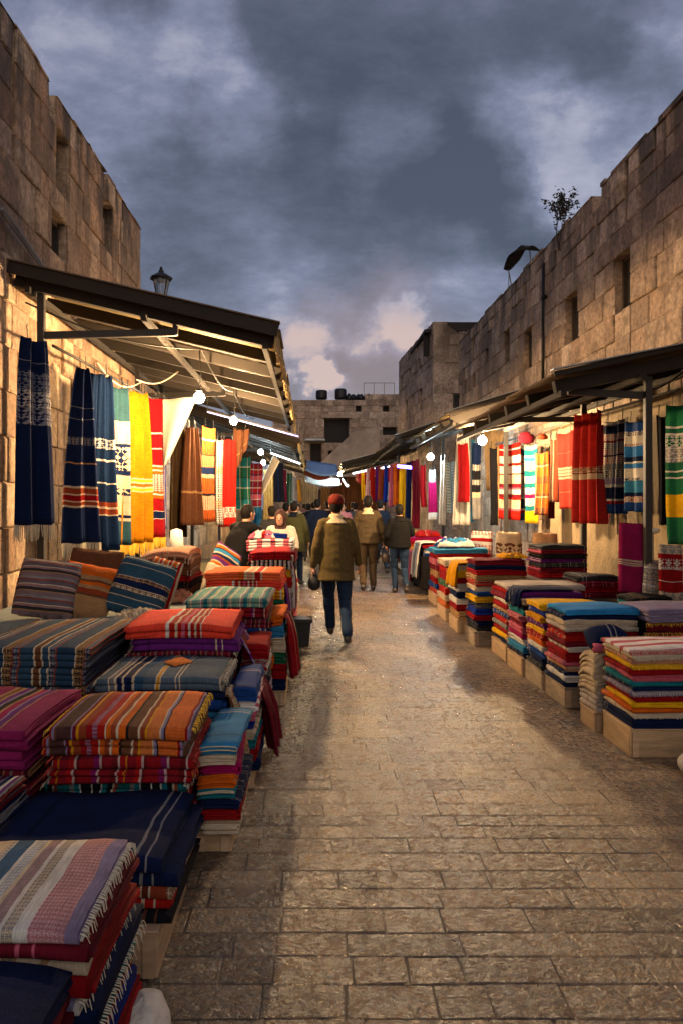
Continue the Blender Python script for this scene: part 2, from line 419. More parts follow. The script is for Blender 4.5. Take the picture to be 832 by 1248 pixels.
# left building, street face at x=-3
bl = empty('stone_building', (0, 0, 0), 'tall brown sandstone building with a notched roofline behind the first awning', 'building')
LY = 2.0
rows = [0, .5, .95, 1.4, 1.85, 2.3, 2.75, 3.2, 3.65, 4.1, 4.6, 5.08, 5.38, 5.76, 6.12, 6.46]
op = [(9.0, 9.62, 4.6, 5.08), (9.2, 9.72, 5.38, 6.12), (11.25, 11.85, 5.38, 6.12), (11.2, 11.9, 4.1, 4.6), (8.93, 9.2, 6.12, 6.6), (11.36, 11.5, 6.12, 6.6), (7.82, 7.9, 5.08, 6.46)]
P = masonry('wall', bl, (-3, LY, 0), (0, 1, 0), (1, 0, 0), 11.7, rows, [(a-LY, b-LY, c, d) for a, b, c, d in op], .6, M_stone_l, 11)
for a, b, c, d in [op[0], op[3]]: window(bl, P, a-LY, b-LY, c, d, .12)
b_ = MB(); b_.box(-3.72, -3.61, 7.7, 12.2, 3.9, 6.3); b_.build('shade_backing', M_dark, bl)  # near-black backing that paints the shade into the wall openings
e_ = MB(); e_.cur = (.3, .3, .3); e_.box(-7, -3.61, 13.1, 13.7, 0, 6.4); e_.build('end_wall', M_stone_l, bl, attr=True)
c_ = MB(); c_.cur = (.2, .3, .3)
rt = random.Random(77)
def ragged_coping(x0, x1, a, b, z):
    while a < b-.02:
        e = min(b, a+rt.uniform(.2, .7)); c_.cur = (rt.random(), rt.random(), rt.random()); k = rt.uniform(.003, .075)
        c_.hexa([(x0+rt.uniform(0, .02), a, z), (x1+rt.uniform(-.03, .02), a, z), (x1+rt.uniform(-.03, .02), e, z), (x0, e, z), (x0, a+.006, z+k), (x1-.02, a+.006, z+k*rt.uniform(.6, 1)), (x1-.02, e-.006, z+k*rt.uniform(.6, 1.1)), (x0, e-.006, z+k)]); a = e
for a, b in ((2.0, 8.92), (9.22, 11.34), (11.52, 13.7)):
    c_ = MB(); ragged_coping(-3.62, -2.985, a, b, 6.463); c_.build('coping', M_stone_l, bl, attr=True)
# low wall beyond it
lw = empty('market_wall', (0, 0, 0), 'low plastered stone wall behind the far awnings', 'wall')
masonry('wall', lw, (-3.02, 13.72, 0), (0, 1, 0), (1, 0, 0), 26, [0, .5, 1, 1.5, 2, 2.5, 3.0, 3.5, 4.0], [], .5, M_stone_l, 12, (.6, 1.2))
# right building, street face at x=4.2
br = empty('stone_building', (0, 0, 0), 'long limestone building with small dark windows above the metal roofed stalls', 'building')
RY = 2.0
rows = [0, .45, .9, 1.35, 1.8, 2.25, 2.7, 3.1, 3.5, 3.9, 4.28, 4.68, 5.05, 5.4, 5.75, 6.0, 6.25]
wins = [(8.15, 8.86, 3.5, 4.28), (10.28, 10.9, 4.28, 5.05), (12.35, 13.02, 4.28, 5.05), (15.0, 15.6, 4.28, 5.05), (16.66, 17.1, 4.68, 5.4), (18.6, 19.0, 5.05, 5.4), (20.1, 20.4, 4.68, 5.05), (21.2, 21.5, 4.68, 5.05), (20.3, 20.6, 5.4, 6.0)]
op = wins+[(10.4, 10.5, 5.4, 6.25), (11.37, 11.7, 6.0, 6.3), (15.4, 15.52, 5.4, 6.0)]
P = masonry('wall', br, (4.2, RY, 0), (0, 1, 0), (-1, 0, 0), 20.3, rows, [(a-RY, b-RY, c, d) for a, b, c, d in op], .6, M_stone_r, 21)
for a, b, c, d in wins: window(br, P, a-RY, b-RY, c, d, .13)
b_ = MB(); b_.box(4.82, 4.95, 8, 21.6, 3.3, 6.1); b_.build('shade_backing', M_dark, br)  # backing painted near-black as the shade seen through the windows
c_ = MB(); c_.cur = (.5, .3, .3)
for a, b in ((2, 11.36), (11.71, 22.3)):
    c_ = MB(); ragged_coping(4.19, 4.82, a, b, 6.253); c_.build('coping', M_stone_r, br, attr=True)
q_ = MB(); q_.box(4.150, 4.175, 6.5, 13.6, 0, 2.95); q_.build('plaster', simple('ochre_plaster', (.20, .15, .085), .9, var=.28, vs=3, bs=16, bst=.9, bd=.02), br)
# second right building
b2 = empty('corner_building', (0, 0, 0), 'blocky stone building with slit windows at the bend beyond the long facade', 'building')
rows = [0, .6, 1.2, 1.8, 2.4, 3, 3.6, 4.1, 4.48, 4.78, 5.05, 5.5, 6.0, 6.2, 6.55, 6.9, 7.26]
D = Vector((-.33, 6.6, 0)); Ls = D.length
def sY(Y): return (Y-24)/6.6*Ls
op = [(sY(25.7), sY(26.3), 4.78, 5.5), (sY(26.0), sY(26.4), 6.2, 6.55), (sY(27.3), sY(27.7), 4.78, 5.5), (sY(28.5), sY(28.9), 4.78, 5.5), (sY(29.6), sY(30.1), 6.0, 6.55), (sY(28), sY(28.3), 6.0, 6.55)]
P = masonry('wall', b2, (3.71, 24, 0), D, (-1, 0, 0), Ls, rows, op, .5, M_stone_f, 31)
for o_ in op: window(b2, P, *o_, .09, 0)
op = [(.0, .5, 6.55, 6.9), (.62, 1.1, 4.48, 5.05)]
P = masonry('wall', b2, (3.71, 24, 0), (1, 0, 0), (0, -1, 0), 6, rows, op, .5, M_stone_f, 32)
window(b2, P, *op[1], .05, 0)
r_ = MB(); r_.box(3.5, 9.5, 24.3, 30.6, 7.0, 7.1); r_.build('roof', M_dark, b2)
r_ = MB(); r_.box(3.5, 4.35, 24.52, 24.6, 6.3, 7.0); r_.build('shade_backing', M_dark, b2)  # shade of the recess painted as a near-black backing
pg = empty('roof_pergola', (4.1, 23.4, 6.5), 'dark slatted pergola roof on top of the blocky corner building', 'pergola')
s_ = MB()
for k in range(7): s_.beam((4.12+k*.0, 22.5+k*.22, 6.66+.085*k), (5.9, 22.5+k*.22, 6.66+.085*k), .05, .06)
s_.build('slat_panel', M_beam, pg, loc=(4.1, 23.4, 6.5)).location = (0, 0, 0)
s_ = MB()
for xx in (4.2, 5.8): s_.beam((xx, 22.4, 6.6), (xx, 24.1, 7.25), .06, .05)
s_.build('frame', M_beam, pg, loc=(4.1, 23.4, 6.5)).location = (0, 0, 0)
# far building closing the street
b3 = empty('far_building', (0, 0, 0), 'wide pinkish stone building closing the end of the street', 'building')
rows = [0, .6, 1.2, 1.8, 2.4, 3, 3.6, 4.0, 4.4, 4.8, 5.2, 5.6, 6.05, 6.4, 6.7, 7.0, 7.3]
def s3(px): return xat(px, 40)+2
op = [(s3(395), s3(425), 4.8, 6.05), (s3(378), s3(392), 3.6, 4.8), (s3(400), s3(407), 3.6, 4.4), (s3(425), s3(442), 4.0, 4.4), (s3(466), s3(483), 5.2, 5.6), (s3(340), s3(444), 7.0, 7.4), (s3(433), s3(440), 6.4, 6.7), (s3(466), s3(474), 6.4, 6.7)]
P = masonry('wall', b3, (-2, 40, 0), (1, 0, 0), (0, -1, 0), 8, rows, op, .5, M_stone_f, 41, (.5, 1.1), .02)
for o_ in op[:5]+op[6:]: window(b3, P, *o_, .25, 0)
l_ = MB(); l_.cur = (.2, .3, .3)
l_.box(xat(392, 40), xat(428, 40), 39.85, 39.97, 6.07, 6.25); l_.build('lintel', M_stone_f, b3, attr=True)
l_ = MB(); l_.box(xat(422, 40), xat(445, 40), 39.88, 39.97, 4.42, 4.52); l_.build('lintel', M_stone_f, b3, attr=True)
st = MB(); st.cur = (.6, .4, .4)
for k in range(10):
    xx = xat(385, 39)+k*.26; st.box(xx, xx+.25, 38.9, 39.6, 2.5, 3.55+k*.2)
pr = MB(); ya_, yb_ = 38.55, 38.85
for (p0, z00, p1, z11) in ((372, 3.0, 430, 5.2), (430, 5.2, 462, 5.55)):
    x0_, x1_ = xat(p0, 38.6), xat(p1, 38.6); pr.hexa([(x0_, ya_, 2.4), (x1_, ya_, 2.4), (x1_, yb_, 2.4), (x0_, yb_, 2.4), (x0_, ya_, z00), (x1_, ya_, z11), (x1_, yb_, z11), (x0_, yb_, z00)])
pr.build('stair_parapet', simple('worn_plaster', (.34, .26, .20), .9, var=.3, vs=2.5, bs=12, bst=.8, bd=.02), b3)
st.build('staircase', M_stone_f, b3, attr=True)
lg = MB(); lg.cur = (.8, .4, .4); lg.box(xat(372, 39.4), xat(396, 39.4), 39.2, 39.96, 4.86, 4.95); lg.build('ledge', M_sheet3, b3)
def drum(px0, px1, py0, py1, label):
    Y = 40.3; w = xat(px1, Y)-xat(px0, Y); z0 = 7.0; z1 = zat(py0, Y); x = (xat(px0, Y)+xat(px1, Y))/2
    e = empty('water_tank', (x, Y, z0), label, 'water tank', 'tanks on the far roof')
    m = MB(); h = z1-z0; m.lathe((0, 0, .08), [(w*.48, 0), (w*.5, h*.1), (w*.5, h*.75), (w*.42, h*.86), (w*.15, h-.08)], 14); m.build('tank', M_iron, e, True)
    m = MB()
    for a in (-1, 1): m.box(a*w*.3-.04, a*w*.3+.04, -.2, .2, 0, .09)
    m.build('stand', M_iron, e)
drum(385, 399, 476, 487, 'black water tank, smaller of two on the far roof')
drum(408, 422, 474, 487, 'black water tank beside dark clutter on the far roof')
m = MB(); r5 = random.Random(5)
for k in range(14):
    x = xat(424+r5.random()*26, 40.3); m.lathe((x, 40.2+r5.random()*.4, 7.0), [(.1, 0), (.2, .08), (.17, .2), (.05, .28+.12*r5.random())], 7)
tag(m.build('rooftop_junk', M_iron, smooth=True), 'low heap of dark clutter along the far roof edge', 'junk heap', kind='stuff')
rl = empty('roof_railing', (xat(443, 40.3), 40.3, 7.3), 'thin metal railing standing on the far roof', 'railing')
m = MB(); wd = xat(480, 40.3)-xat(443, 40.3)
m.beam((0, 0, .62), (wd, 0, .62), .03, .03)
for k in range(4): m.beam((wd*k/3, 0, 0), (wd*k/3, 0, .62), .03, .03, (0, 1, 0))
m.build('rail', M_pipe, rl)

# ---------------------------------------------------------------- fittings on walls
m = MB(); m.tube([(-2.93, 7.35, 4.42), (-2.93, 8.1, 4.30), (-2.93, 8.9, 4.13)], .03); m.tube([(-2.9, 7.35, 4.36), (-2.9, 8.9, 4.07)], .012)
tag(m.build('wall_pipe', M_pipe, smooth=True), 'grey conduit sloping along the brown wall above the awning', 'pipe')
m = MB(); m.tube([(4.15, 14.0, 5.96), (4.14, 14.0, 5.0), (4.14, 14.0, 3.4)], .028); m.tube([(4.15, 13.93, 5.35), (4.15, 14.08, 5.35)], .045)
tag(m.build('drain_pipe', M_iron, smooth=True), 'thin dark drainpipe running down the limestone facade', 'pipe')
def ribbon_cloth(): pass
# wall shrub
sh = empty('wall_shrub', (4.15, 13.04, 5.98), 'scraggly dark shrub growing out of the limestone wall top', 'shrub')
m = MB(); rs = random.Random(9); tips = []
def branch(p, d, L, r, lev):
    pts = [p]; q = Vector(p)
    for k in range(4):
        d = (d+Vector([rs.uniform(-.25, .25) for _ in range(3)])*.6+Vector((0, 0, .08))).normalized(); q = q+d*L/4; pts.append(q.copy())
    m.tube(pts, [r*(1-.15*k) for k in range(5)], 5)
    tips.append(pts[-1]); tips.append(pts[3])
    if lev:
        for k in range(4): branch(pts[rs.choice((2, 3, 4))], (d+Vector([rs.uniform(-.8, .8) for _ in range(3)])).normalized(), L*.55, r*.6, lev-1)
branch(Vector((0, 0, -.1)), Vector((-.35, 0, 1)), .50, .014, 2); branch(Vector((0, .05, 0)), Vector((-.1, -.3, 1)), .5, .011, 1); branch(Vector((0, -.2, .25)), Vector((.0, -.3, .6)), .35, .01, 1)
m.build('stem', M_frame, sh, True)
m = MB()
for tpt in tips:
    for k in range(9):
        c = Vector(tpt)+Vector([rs.gauss(0, .035) for _ in range(3)]); a = Vector([rs.uniform(-1, 1) for _ in range(3)]).normalized(); b = a.cross(Vector((rs.random(), rs.random(), .3))).normalized(); L = rs.uniform(.02, .038)
        i = [m.vert(c+a*L), m.vert(c+b*L*.4), m.vert(c-a*L), m.vert(c-b*L*.4)]; m.face(*i)
m.build('leaves', simple('dark_shrub_leaves', (.02, .02, .012), .8), sh)
# flapping black cloth
fc = empty('roof_shelter', (4.25, 15.9, 6.28), 'torn black cloth on thin poles above the limestone wall', 'shelter')
m = MB(); g = []
for i in range(13):
    row = []
    for j in range(7):
        u, v = i/12, j/6
        row.append(m.vert((-.12+.25*v-.1*u, -.9+1.45*u, .28+.30*math.sin(u*2.6)**1.2*(1-.25*v)+.05*math.sin(u*9+v*4)-.12*u*(1-v))))
    g.append(row)
for i in range(12):
    for j in range(6): m.face(g[i][j], g[i+1][j], g[i+1][j+1], g[i][j+1])
o = m.build('cloth', M_cable, fc, True); so = o.modifiers.new('s', 'SOLIDIFY'); so.thickness = .01
m = MB(); m.tube([(-.05, .5, -.1), (-.12, .52, .3)], .012, 6); m.tube([(.05, -.6, 0), (.0, -.62, .42)], .012, 6); m.tube([(-.06, .75, -.1), (-.1, .55, .26)], .008, 6)
m.build('pole', M_pipe, fc)
# street lantern
ln = empty('street_lantern', (-2.72, 14.1, 0), 'black four-sided street lantern rising above the awning beside the brown building', 'lantern')
m = MB(); m.tube([(0, 0, 0), (0, 0, 5.36)], [.05, .035], 10); m.build('post', M_iron, ln, True)
m = MB(); m.tube([(0, 0, 5.12), (-.12, 0, 5.18), (-.16, 0, 5.28)], .018, 6); m.tube([(0, 0, 5.1), (-.2, 0, 5.12), (-.3, 0, 5.16)], .03, 6); m.build('bracket', M_iron, ln, True)
m = MB(); zb = 5.34
m.lathe((0, 0, zb), [(.05, 0), (.11, .03), (.11, .06)], 8); 
for k in range(4):
    a = math.pi/4+k*math.pi/2; m.tube([(.10*math.cos(a), .10*math.sin(a), zb+.05), (.17*math.cos(a), .17*math.sin(a), zb+.36)], .011, 5)
m.lathe((0, 0, zb+.36), [(.20, 0), (.21, .03), (.1, .10), (.05, .13), (.05, .16), (.025, .18), (.03, .21), (.005, .24)], 8); m.build('lamp_frame', M_iron, ln)
gm, gt, gb = new_mat('lantern_glass'); gb.inputs['Base Color'].default_value = (.5, .55, .6, 1); gb.inputs['Transmission Weight'].default_value = .8; gb.inputs['Roughness'].default_value = .15
m = MB(); m.lathe((0, 0, zb+.055), [(.09, 0), (.15, .30)], 4); m.build('lamp_glass', gm, ln)
# ---------------------------------------------------------------- awnings
def awning(label, ya, yb, xw, zw, xs, zs, sheet, posts=(), brace=True, frill=True, gable=.2, raft=.98, frill_m=None, rafter_m=None, seed=1, xs2=None):
    """corrugated lean-to roof from the wall (xw, zw) down to the street edge (xs, zs)"""
    r = random.Random(seed); e = empty('market_awning', (xw, ya, 0), label, 'awning', 'corrugated awnings along both sides of the street')
    o = Vector((xw, ya, 0)); sgn = 1 if xs > xw else -1
    L = abs(xs-xw); sl = (zs-zw)/(xs-xw)
    def Z(x): return zw+(x-xw)*sl
    # overlapping corrugated sheets, each about 0.9 m wide
    y = ya; k = 0
    m = MB()
    while y < yb-.05:
        y1 = min(y+.92, yb+.04); lift = .012*(k % 2)+r.uniform(0, .008); over = r.uniform(-.05, .07)
        ny = max(2, int((y1-y)/.0225)); cols = []
        for i in range(ny+1):
            yy = y+(y1-y)*i/ny; dz = .014*math.sin(yy*2*math.pi/.09)+lift
            col = []
            for j in range(7):
                x = xw+(xs+sgn*over-xw)*j/6
                col.append((x, yy, Z(x)+dz+.012*math.sin(j*1.3+k)))
            cols.append(col)
        base = len(m.v)
        for col in cols:
            for p in col: m.v.append((p[0]-o.x, p[1]-o.y, p[2]))
        for col in cols:
            for p in col: m.v.append((p[0]-o.x, p[1]-o.y, p[2]+.004))
        n = len(cols)*7
        for i in range(ny):
            for j in range(6):
                a = base+i*7+j; m.face(a, a+1, a+8, a+7); m.face(n+a, n+a+7, n+a+8, n+a+1)
        for i in range(ny):
            a = base+i*7+6; m.face(a, n+a, n+a+7, a+7)
        for j in range(6):
            for q in (base+j, base+ny*7+j): m.face(q, n+q, n+q+1, q+1)
        y = y1-.05; k += 1
    m.build('roof_sheet', sheet, e, True)
    # rafters and purlins
    y = ya+.12
    rm = rafter_m or M_beam
    while y < yb:
        q = MB(); q.beam((0, y-ya, zw-.10), (xs-xw-sgn*.02, y-ya, zs-.10), .10, .13, (0, 0, 1)); bevel(q.build('rafter', rm, e), .006, 1); y += raft+r.uniform(-.06, .06)
    for f in (.06, .5, .96):
        x = xw+(xs-xw)*f; q = MB(); q.beam((x-xw, -.02, Z(x)-.19), (x-xw, yb-ya, Z(x)-.19), .05, .06); q.build('purlin', rm, e)
    # gable board on the end towards the camera
    if gable:
        q = MB(); q.beam((-.02*sgn, -.05, zw+.03-gable/2+.06), (xs-xw+.03*sgn, -.05, zs+.03-gable*.25), .03, gable*.6, (0, 0, 1)); q.build('gable_board', rm, e)
        q = MB(); q.beam((-.02*sgn, -.04, zw+.055), (xs-xw+.05*sgn, -.04, zs+.055), .10, .012, (0, 0, 1)); q.build('metal_flashing', M_sheet3 if sgn < 0 else M_sheet2, e)
    if frill:
        q = MB(); y = 0; L_ = yb-ya
        while y < L_:
            w = r.uniform(.02, .05); d = r.uniform(.07, .17)+.05*math.sin(y*2.3+seed); out = r.uniform(-.01, .02)
            x0 = xs-xw+sgn*(.0+out)
            q.hexa([(x0, y, zs-.03-d), (x0+sgn*.012, y, zs-.03-d), (x0+sgn*.012, y+w, zs-.03-d*r.uniform(.8, 1.1)), (x0, y+w, zs-.03-d),
                    (x0-.004, y, zs+.03), (x0+sgn*.012, y, zs+.03), (x0+sgn*.012, y+w, zs+.03), (x0-.004, y+w, zs+.03)])
            y += w*.92
        q.build('fringe_mat', frill_m or M_frill, e)
    for (px_, py_) in posts:
        reach = min(1.35, abs(xs-px_)*.8)
        q = MB(); zt = Z(px_)-.17; q.beam((px_-xw, py_-ya, 0), (px_-xw, py_-ya, zt), .07, .07, (0, 1, 0)); q.beam((px_-xw, py_-ya, 0), (px_-xw, py_-ya, .03), .14, .14, (0, 1, 0))
        bevel(q.build('post', M_post, e), .005, 1)
        if brace:
            xx = px_+sgn*reach; q = MB(); zb = zt-.42
            if sgn > 0:
                q.beam((px_-xw, py_-ya, zb), (xx-xw, py_-ya, zb+.03), .05, .07, (0, 0, 1)); q.beam((xx-xw, py_-ya, zb), (xx-xw, py_-ya, Z(xx)-.17), .05, .06, (0, 1, 0))
            else: q.beam((px_-xw, py_-ya+.05, zt-.20), (xx-xw, py_-ya+.05, Z(xx)-.16), .05, .07, (0, 0, 1))
            q.build('brace', M_post, e)
    return e
# left side of the street
awning('broad brown corrugated awning sloping over the first scarf stall', 7.7, 16.4, -2.96, 3.98, -.36, 3.36, M_sheet, [(-2.72, 7.85), (-2.72, 12.2)], gable=.20, seed=1)
awning('low awning lit white beneath, behind the yellow bulbs', 16.3, 21.5, -2.96, 3.85, -.28, 2.95, M_sheet2, [(-2.6, 17.0)], gable=.16, seed=2)
awning('narrow yellow lit awning beyond the white lit one', 21.6, 26.6, -2.96, 3.85, -.26, 3.05, M_sheet, [(-2.6, 22)], gable=.16, seed=3)
awning('last small awning before the blue tarpaulins', 26.7, 34, -2.96, 3.8, -.2, 3.1, M_sheet2, [], gable=.16, seed=4)
# right side of the street
awning('dark metal awning over the striped blankets on the limestone facade', 7.75, 13.3, 4.16, 3.27, 2.42, 2.91, M_sheet2, [(3.42, 7.95), (3.74, 10.75)], gable=.09, seed=5, frill=False)
awning('raised awning with pale roof sheets after the dark metal one', 13.7, 19.6, 4.16, 3.75, 2.42, 3.22, M_sheet, [(3.5, 14.1)], gable=.14, seed=6, frill=False)
awning('sagging awning over the bright lit scarf shop', 19.9, 26.5, 4.1, 4.0, 2.15, 3.35, M_sheet2, [(3.4, 20.3)], gable=.14, seed=7, frill=False)
awning('far awning reaching furthest into the street', 26.8, 35, 3.6, 3.7, 1.05, 3.05, M_sheet2, [(3.0, 27)], gable=.14, seed=8, frill=False)

def sheet_obj(name, pts, label, cat, m, th=.008, group=None, smooth=True):
    """pts: grid of points -> one cloth sheet"""
    b = MB(); nu = len(pts); nv = len(pts[0]); uv = []
    for i, row in enumerate(pts):
        for j, p in enumerate(row): b.v.append(tuple(p)); uv.append((i/(nu-1)*1.5, j/(nv-1)*1.5))
    for i in range(nu-1):
        for j in range(nv-1):
            a = i*nv+j; b.face(a, a+1, a+nv+1, a+nv)
    c = Vector(b.v[0]); o = b.build(name, m, None, smooth, uv, loc=tuple(c))
    s = o.modifiers.new('s', 'SOLIDIFY'); s.thickness = th; s.offset = 0
    return tag(o, label, cat, group)
# blue tarpaulins across the far end, with orange-brown cloth under
for (Y, p0, p1, yt, yb_, lab, mm) in [(27.2, 372, 412, 562, 573, 'upper blue tarpaulin slung across the far end of the street', M_blue), (29, 372, 415, 579, 587, 'lower blue tarpaulin slung across the far end of the street', M_blue),
                                      (27.6, 371, 402, 573, 578, 'rust coloured awning cloth between two blue tarpaulins', textile('rust_cloth', [(1, 'rust')]))]:
    g = []
    for i in range(15):
        row = []
        for j in range(6):
            u, v = i/14, j/5; x = xat(p0, Y)+(xat(p1, Y)-xat(p0, Y))*u
            row.append((x, Y+1.3-1.3*v, zat(yt, Y)+.1-(zat(yt, Y)-zat(yb_, Y)+.1)*v-.12*math.sin(math.pi*u)*v-.25*u*(.6)))
        g.append(row)
    sheet_obj('tarpaulin', g, lab, 'tarpaulin', mm, group='tarpaulins across the far end')
# beige hanging screens closing the street end
for k, (p0, p1, lab, col) in enumerate([(369, 388, 'plain beige screen cloth at the far end of the street', 'cream'), (391, 402, 'narrow tan screen cloth beside the brown curtain at the far end', 'tan'), (403, 425, 'dark brown gathered curtain under the lower blue tarpaulin', 'brown'), (425, 470, 'grey brown screen cloth at the far right of the crowd', 'brown')]):
    Y = 34; g = []
    for i in range(31):
        u = i/30; x = xat(p0, Y)+(xat(p1, Y)-xat(p0, Y))*u
        g.append([(x, Y+.04*math.sin(u*24), .1+(2.75)*j/4) for j in range(5)])
    sheet_obj('screen_cloth', g, lab.replace('far right of the crowd', 'far end behind the crowd'), 'screen', textile('screen_'+col, [(1, tuple(c*.6 for c in C(col)))]), group='cloth screens at the street end')

# ---------------------------------------------------------------- lamps
warm = emit('warm_bulb_glow', (1, .64, .31), BULB_WARM); cool = emit('cool_bulb_glow', (.72, .92, 1), BULB_COOL)
warm2 = emit('far_warm_glow', (1, .70, .34), BULB_WARM*.35)
def bulb(px, py, Y, m, label, ceil, r=.064, cordx=.02):
    p = at(px, py, Y); e = empty('hanging_bulb', p, label, 'light bulb', 'bulbs hung under the awnings')
    b = MB(); b.lathe((0, 0, 0), [(r*.25, -r*.95), (r*.75, -r*.7), (r, -r*.1), (r*.92, r*.45), (r*.5, r*.85)], 14); g = b.build('bulb_glass', m, e, True)
    b = MB(); b.lathe((0, 0, 0), [(.030, r*.87), (.034, r*1.3), (.02, r*1.6)], 10); b.build('socket', M_cable, e)
    b = MB(); b.tube([(0, 0, r*1.55), (cordx, 0, (ceil-p.z)*.5), (0, 0, ceil-p.z)], .008, 6); b.build('cord', M_cable, e)
bulb(243, 485, 9.0, warm, 'largest glaring warm bulb hanging beside the cream canvas flap', 3.45)
bulb(285, 513, 12.2, warm, 'second warm bulb along the first awning, above the red scarf', 3.45, .060)
bulb(318, 551, 17.2, cool, 'cool white bulb under the white lit awning', 3.0, .062)
bulb(321, 564, 19.5, cool, 'smaller cool bulb just behind another cool white bulb', 3.0, .062)
bulb(344, 580, 24.0, warm2, 'small warm bulb under the narrow yellow lit awning', 3.1, .06)
bulb(352, 588, 29, warm2, 'tiny warm bulb under the last awning before the tarpaulins', 3.1, .07)
bulb(587, 537, 13.0, warm, 'warm bulb hanging beside the red and white striped blanket', 3.05, .072)
bulb(524, 557, 17.6, cool, 'cool white bulb above the pink and white scarves', 3.3, .075)
bulb(414, 578, 29.5, warm2, 'small warm bulb at the far end before the corner', 3.1, .08)
def tube_lamp(a, b, r, m, label):
    a, b = Vector(a), Vector(b); e = empty('tube_lamp', a, label, 'tube lamp', 'tube lamps under the awnings'); q = MB(); q.tube([(0, 0, 0), b-a], r, 8); q.build('tube', m, e, True)
    q = MB(); q.beam((0, 0, r+.012), (b-a)+Vector((0, 0, r+.012)), .05, .02); q.build('fitting', M_post, e)
    q = MB()
    for c in (Vector((0, 0, 0)), b-a): q.tube([c+Vector((0, 0, r)), c+Vector((0, 0, .28))], .006, 5)
    q.build('cord', M_cable, e)
led = emit('violet_led', (.42, .28, 1), 1.6); tubec = emit('white_tube', (.85, .95, 1), 3)
tube_lamp(at(253, 502, 13.6), at(364, 532, 13.6), .012, led, 'thin violet strip light slanting under the first awning')
tube_lamp(at(330, 552, 17.0), at(366, 565, 17.0), .018, tubec, 'white tube light slanting beside the two cool bulbs')
tube_lamp(at(430, 577, 26.0), at(462, 570, 24.5), .03, tubec, 'white tube light over the bright far scarves')
tube_lamp(at(462, 571, 23.5), at(484, 567, 22.0), .03, tubec, 'white tube light beside the violet lamp')
tube_lamp(at(418, 584, 27.5), at(423, 592, 27), .05, tubec, 'short tilted white tube light past the far scarves')
tube_lamp(at(484, 568, 20.2), at(502, 570, 20.0), .045, emit('violet_lamp', (.2, .1, 1), 8), 'glowing violet lamp above the yellow scarf')
# festoon cables and rails
def cable(pts, r, label, m=M_cable, name='cable'):
    q = MB(); q.tube(pts, r, 6); tag(q.build(name, m, smooth=True, loc=tuple(pts[0])), label, name.replace('_', ' '))
def swag(a, b, sag, n=10):
    a, b = Vector(a), Vector(b); return [a+(b-a)*i/n-Vector((0, 0, sag*math.sin(math.pi*i/n))) for i in range(n+1)]
cable(swag((-2.9, 7.9, 3.68), (-1.27, 9, 3.42), .12)+swag((-1.27, 9.0, 3.42), (-1.22, 12.2, 3.40), .14)[1:]+swag((-1.22, 12.2, 3.40), (-1.2, 16.2, 3.42), .14)[1:], .010, 'drooping black cable feeding the warm bulbs of the first awning')
cable(swag((4.1, 8.3, 3.2), (3.45, 8.1, 2.8), .07), .009, 'thin black cable looping to the awning post')
cable(swag((3.0, 13.0, 3.05), (3.45, 15.5, 3.2), .1), .009, 'black cable under the raised awning')
cable([(-2.62, 7.9, 3.24), (-2.5, 10.5, 3.25), (-2.35, 14.2, 3.25)], .016, 'dark rail carrying the hanging scarves of the first stall', M_post, 'scarf_rail')
cable([(3.72, 7.9, 2.80), (3.75, 11, 2.84), (3.75, 16.2, 2.86)], .016, 'dark rail carrying the striped blankets on the limestone facade', M_post, 'blanket_rail')
cable(swag((-2.45, 8.9, 3.25), (-2.2, 10.1, 3.22), .16), .010, 'pale rope looped above the yellow scarf', M_rope, 'rope')
cable(swag((-2.2, 9.8, 3.2), (-1.8, 10.5, 3.42), .10), .009, 'pale twisted cord hanging near the red banded scarf', M_rope, 'cord')

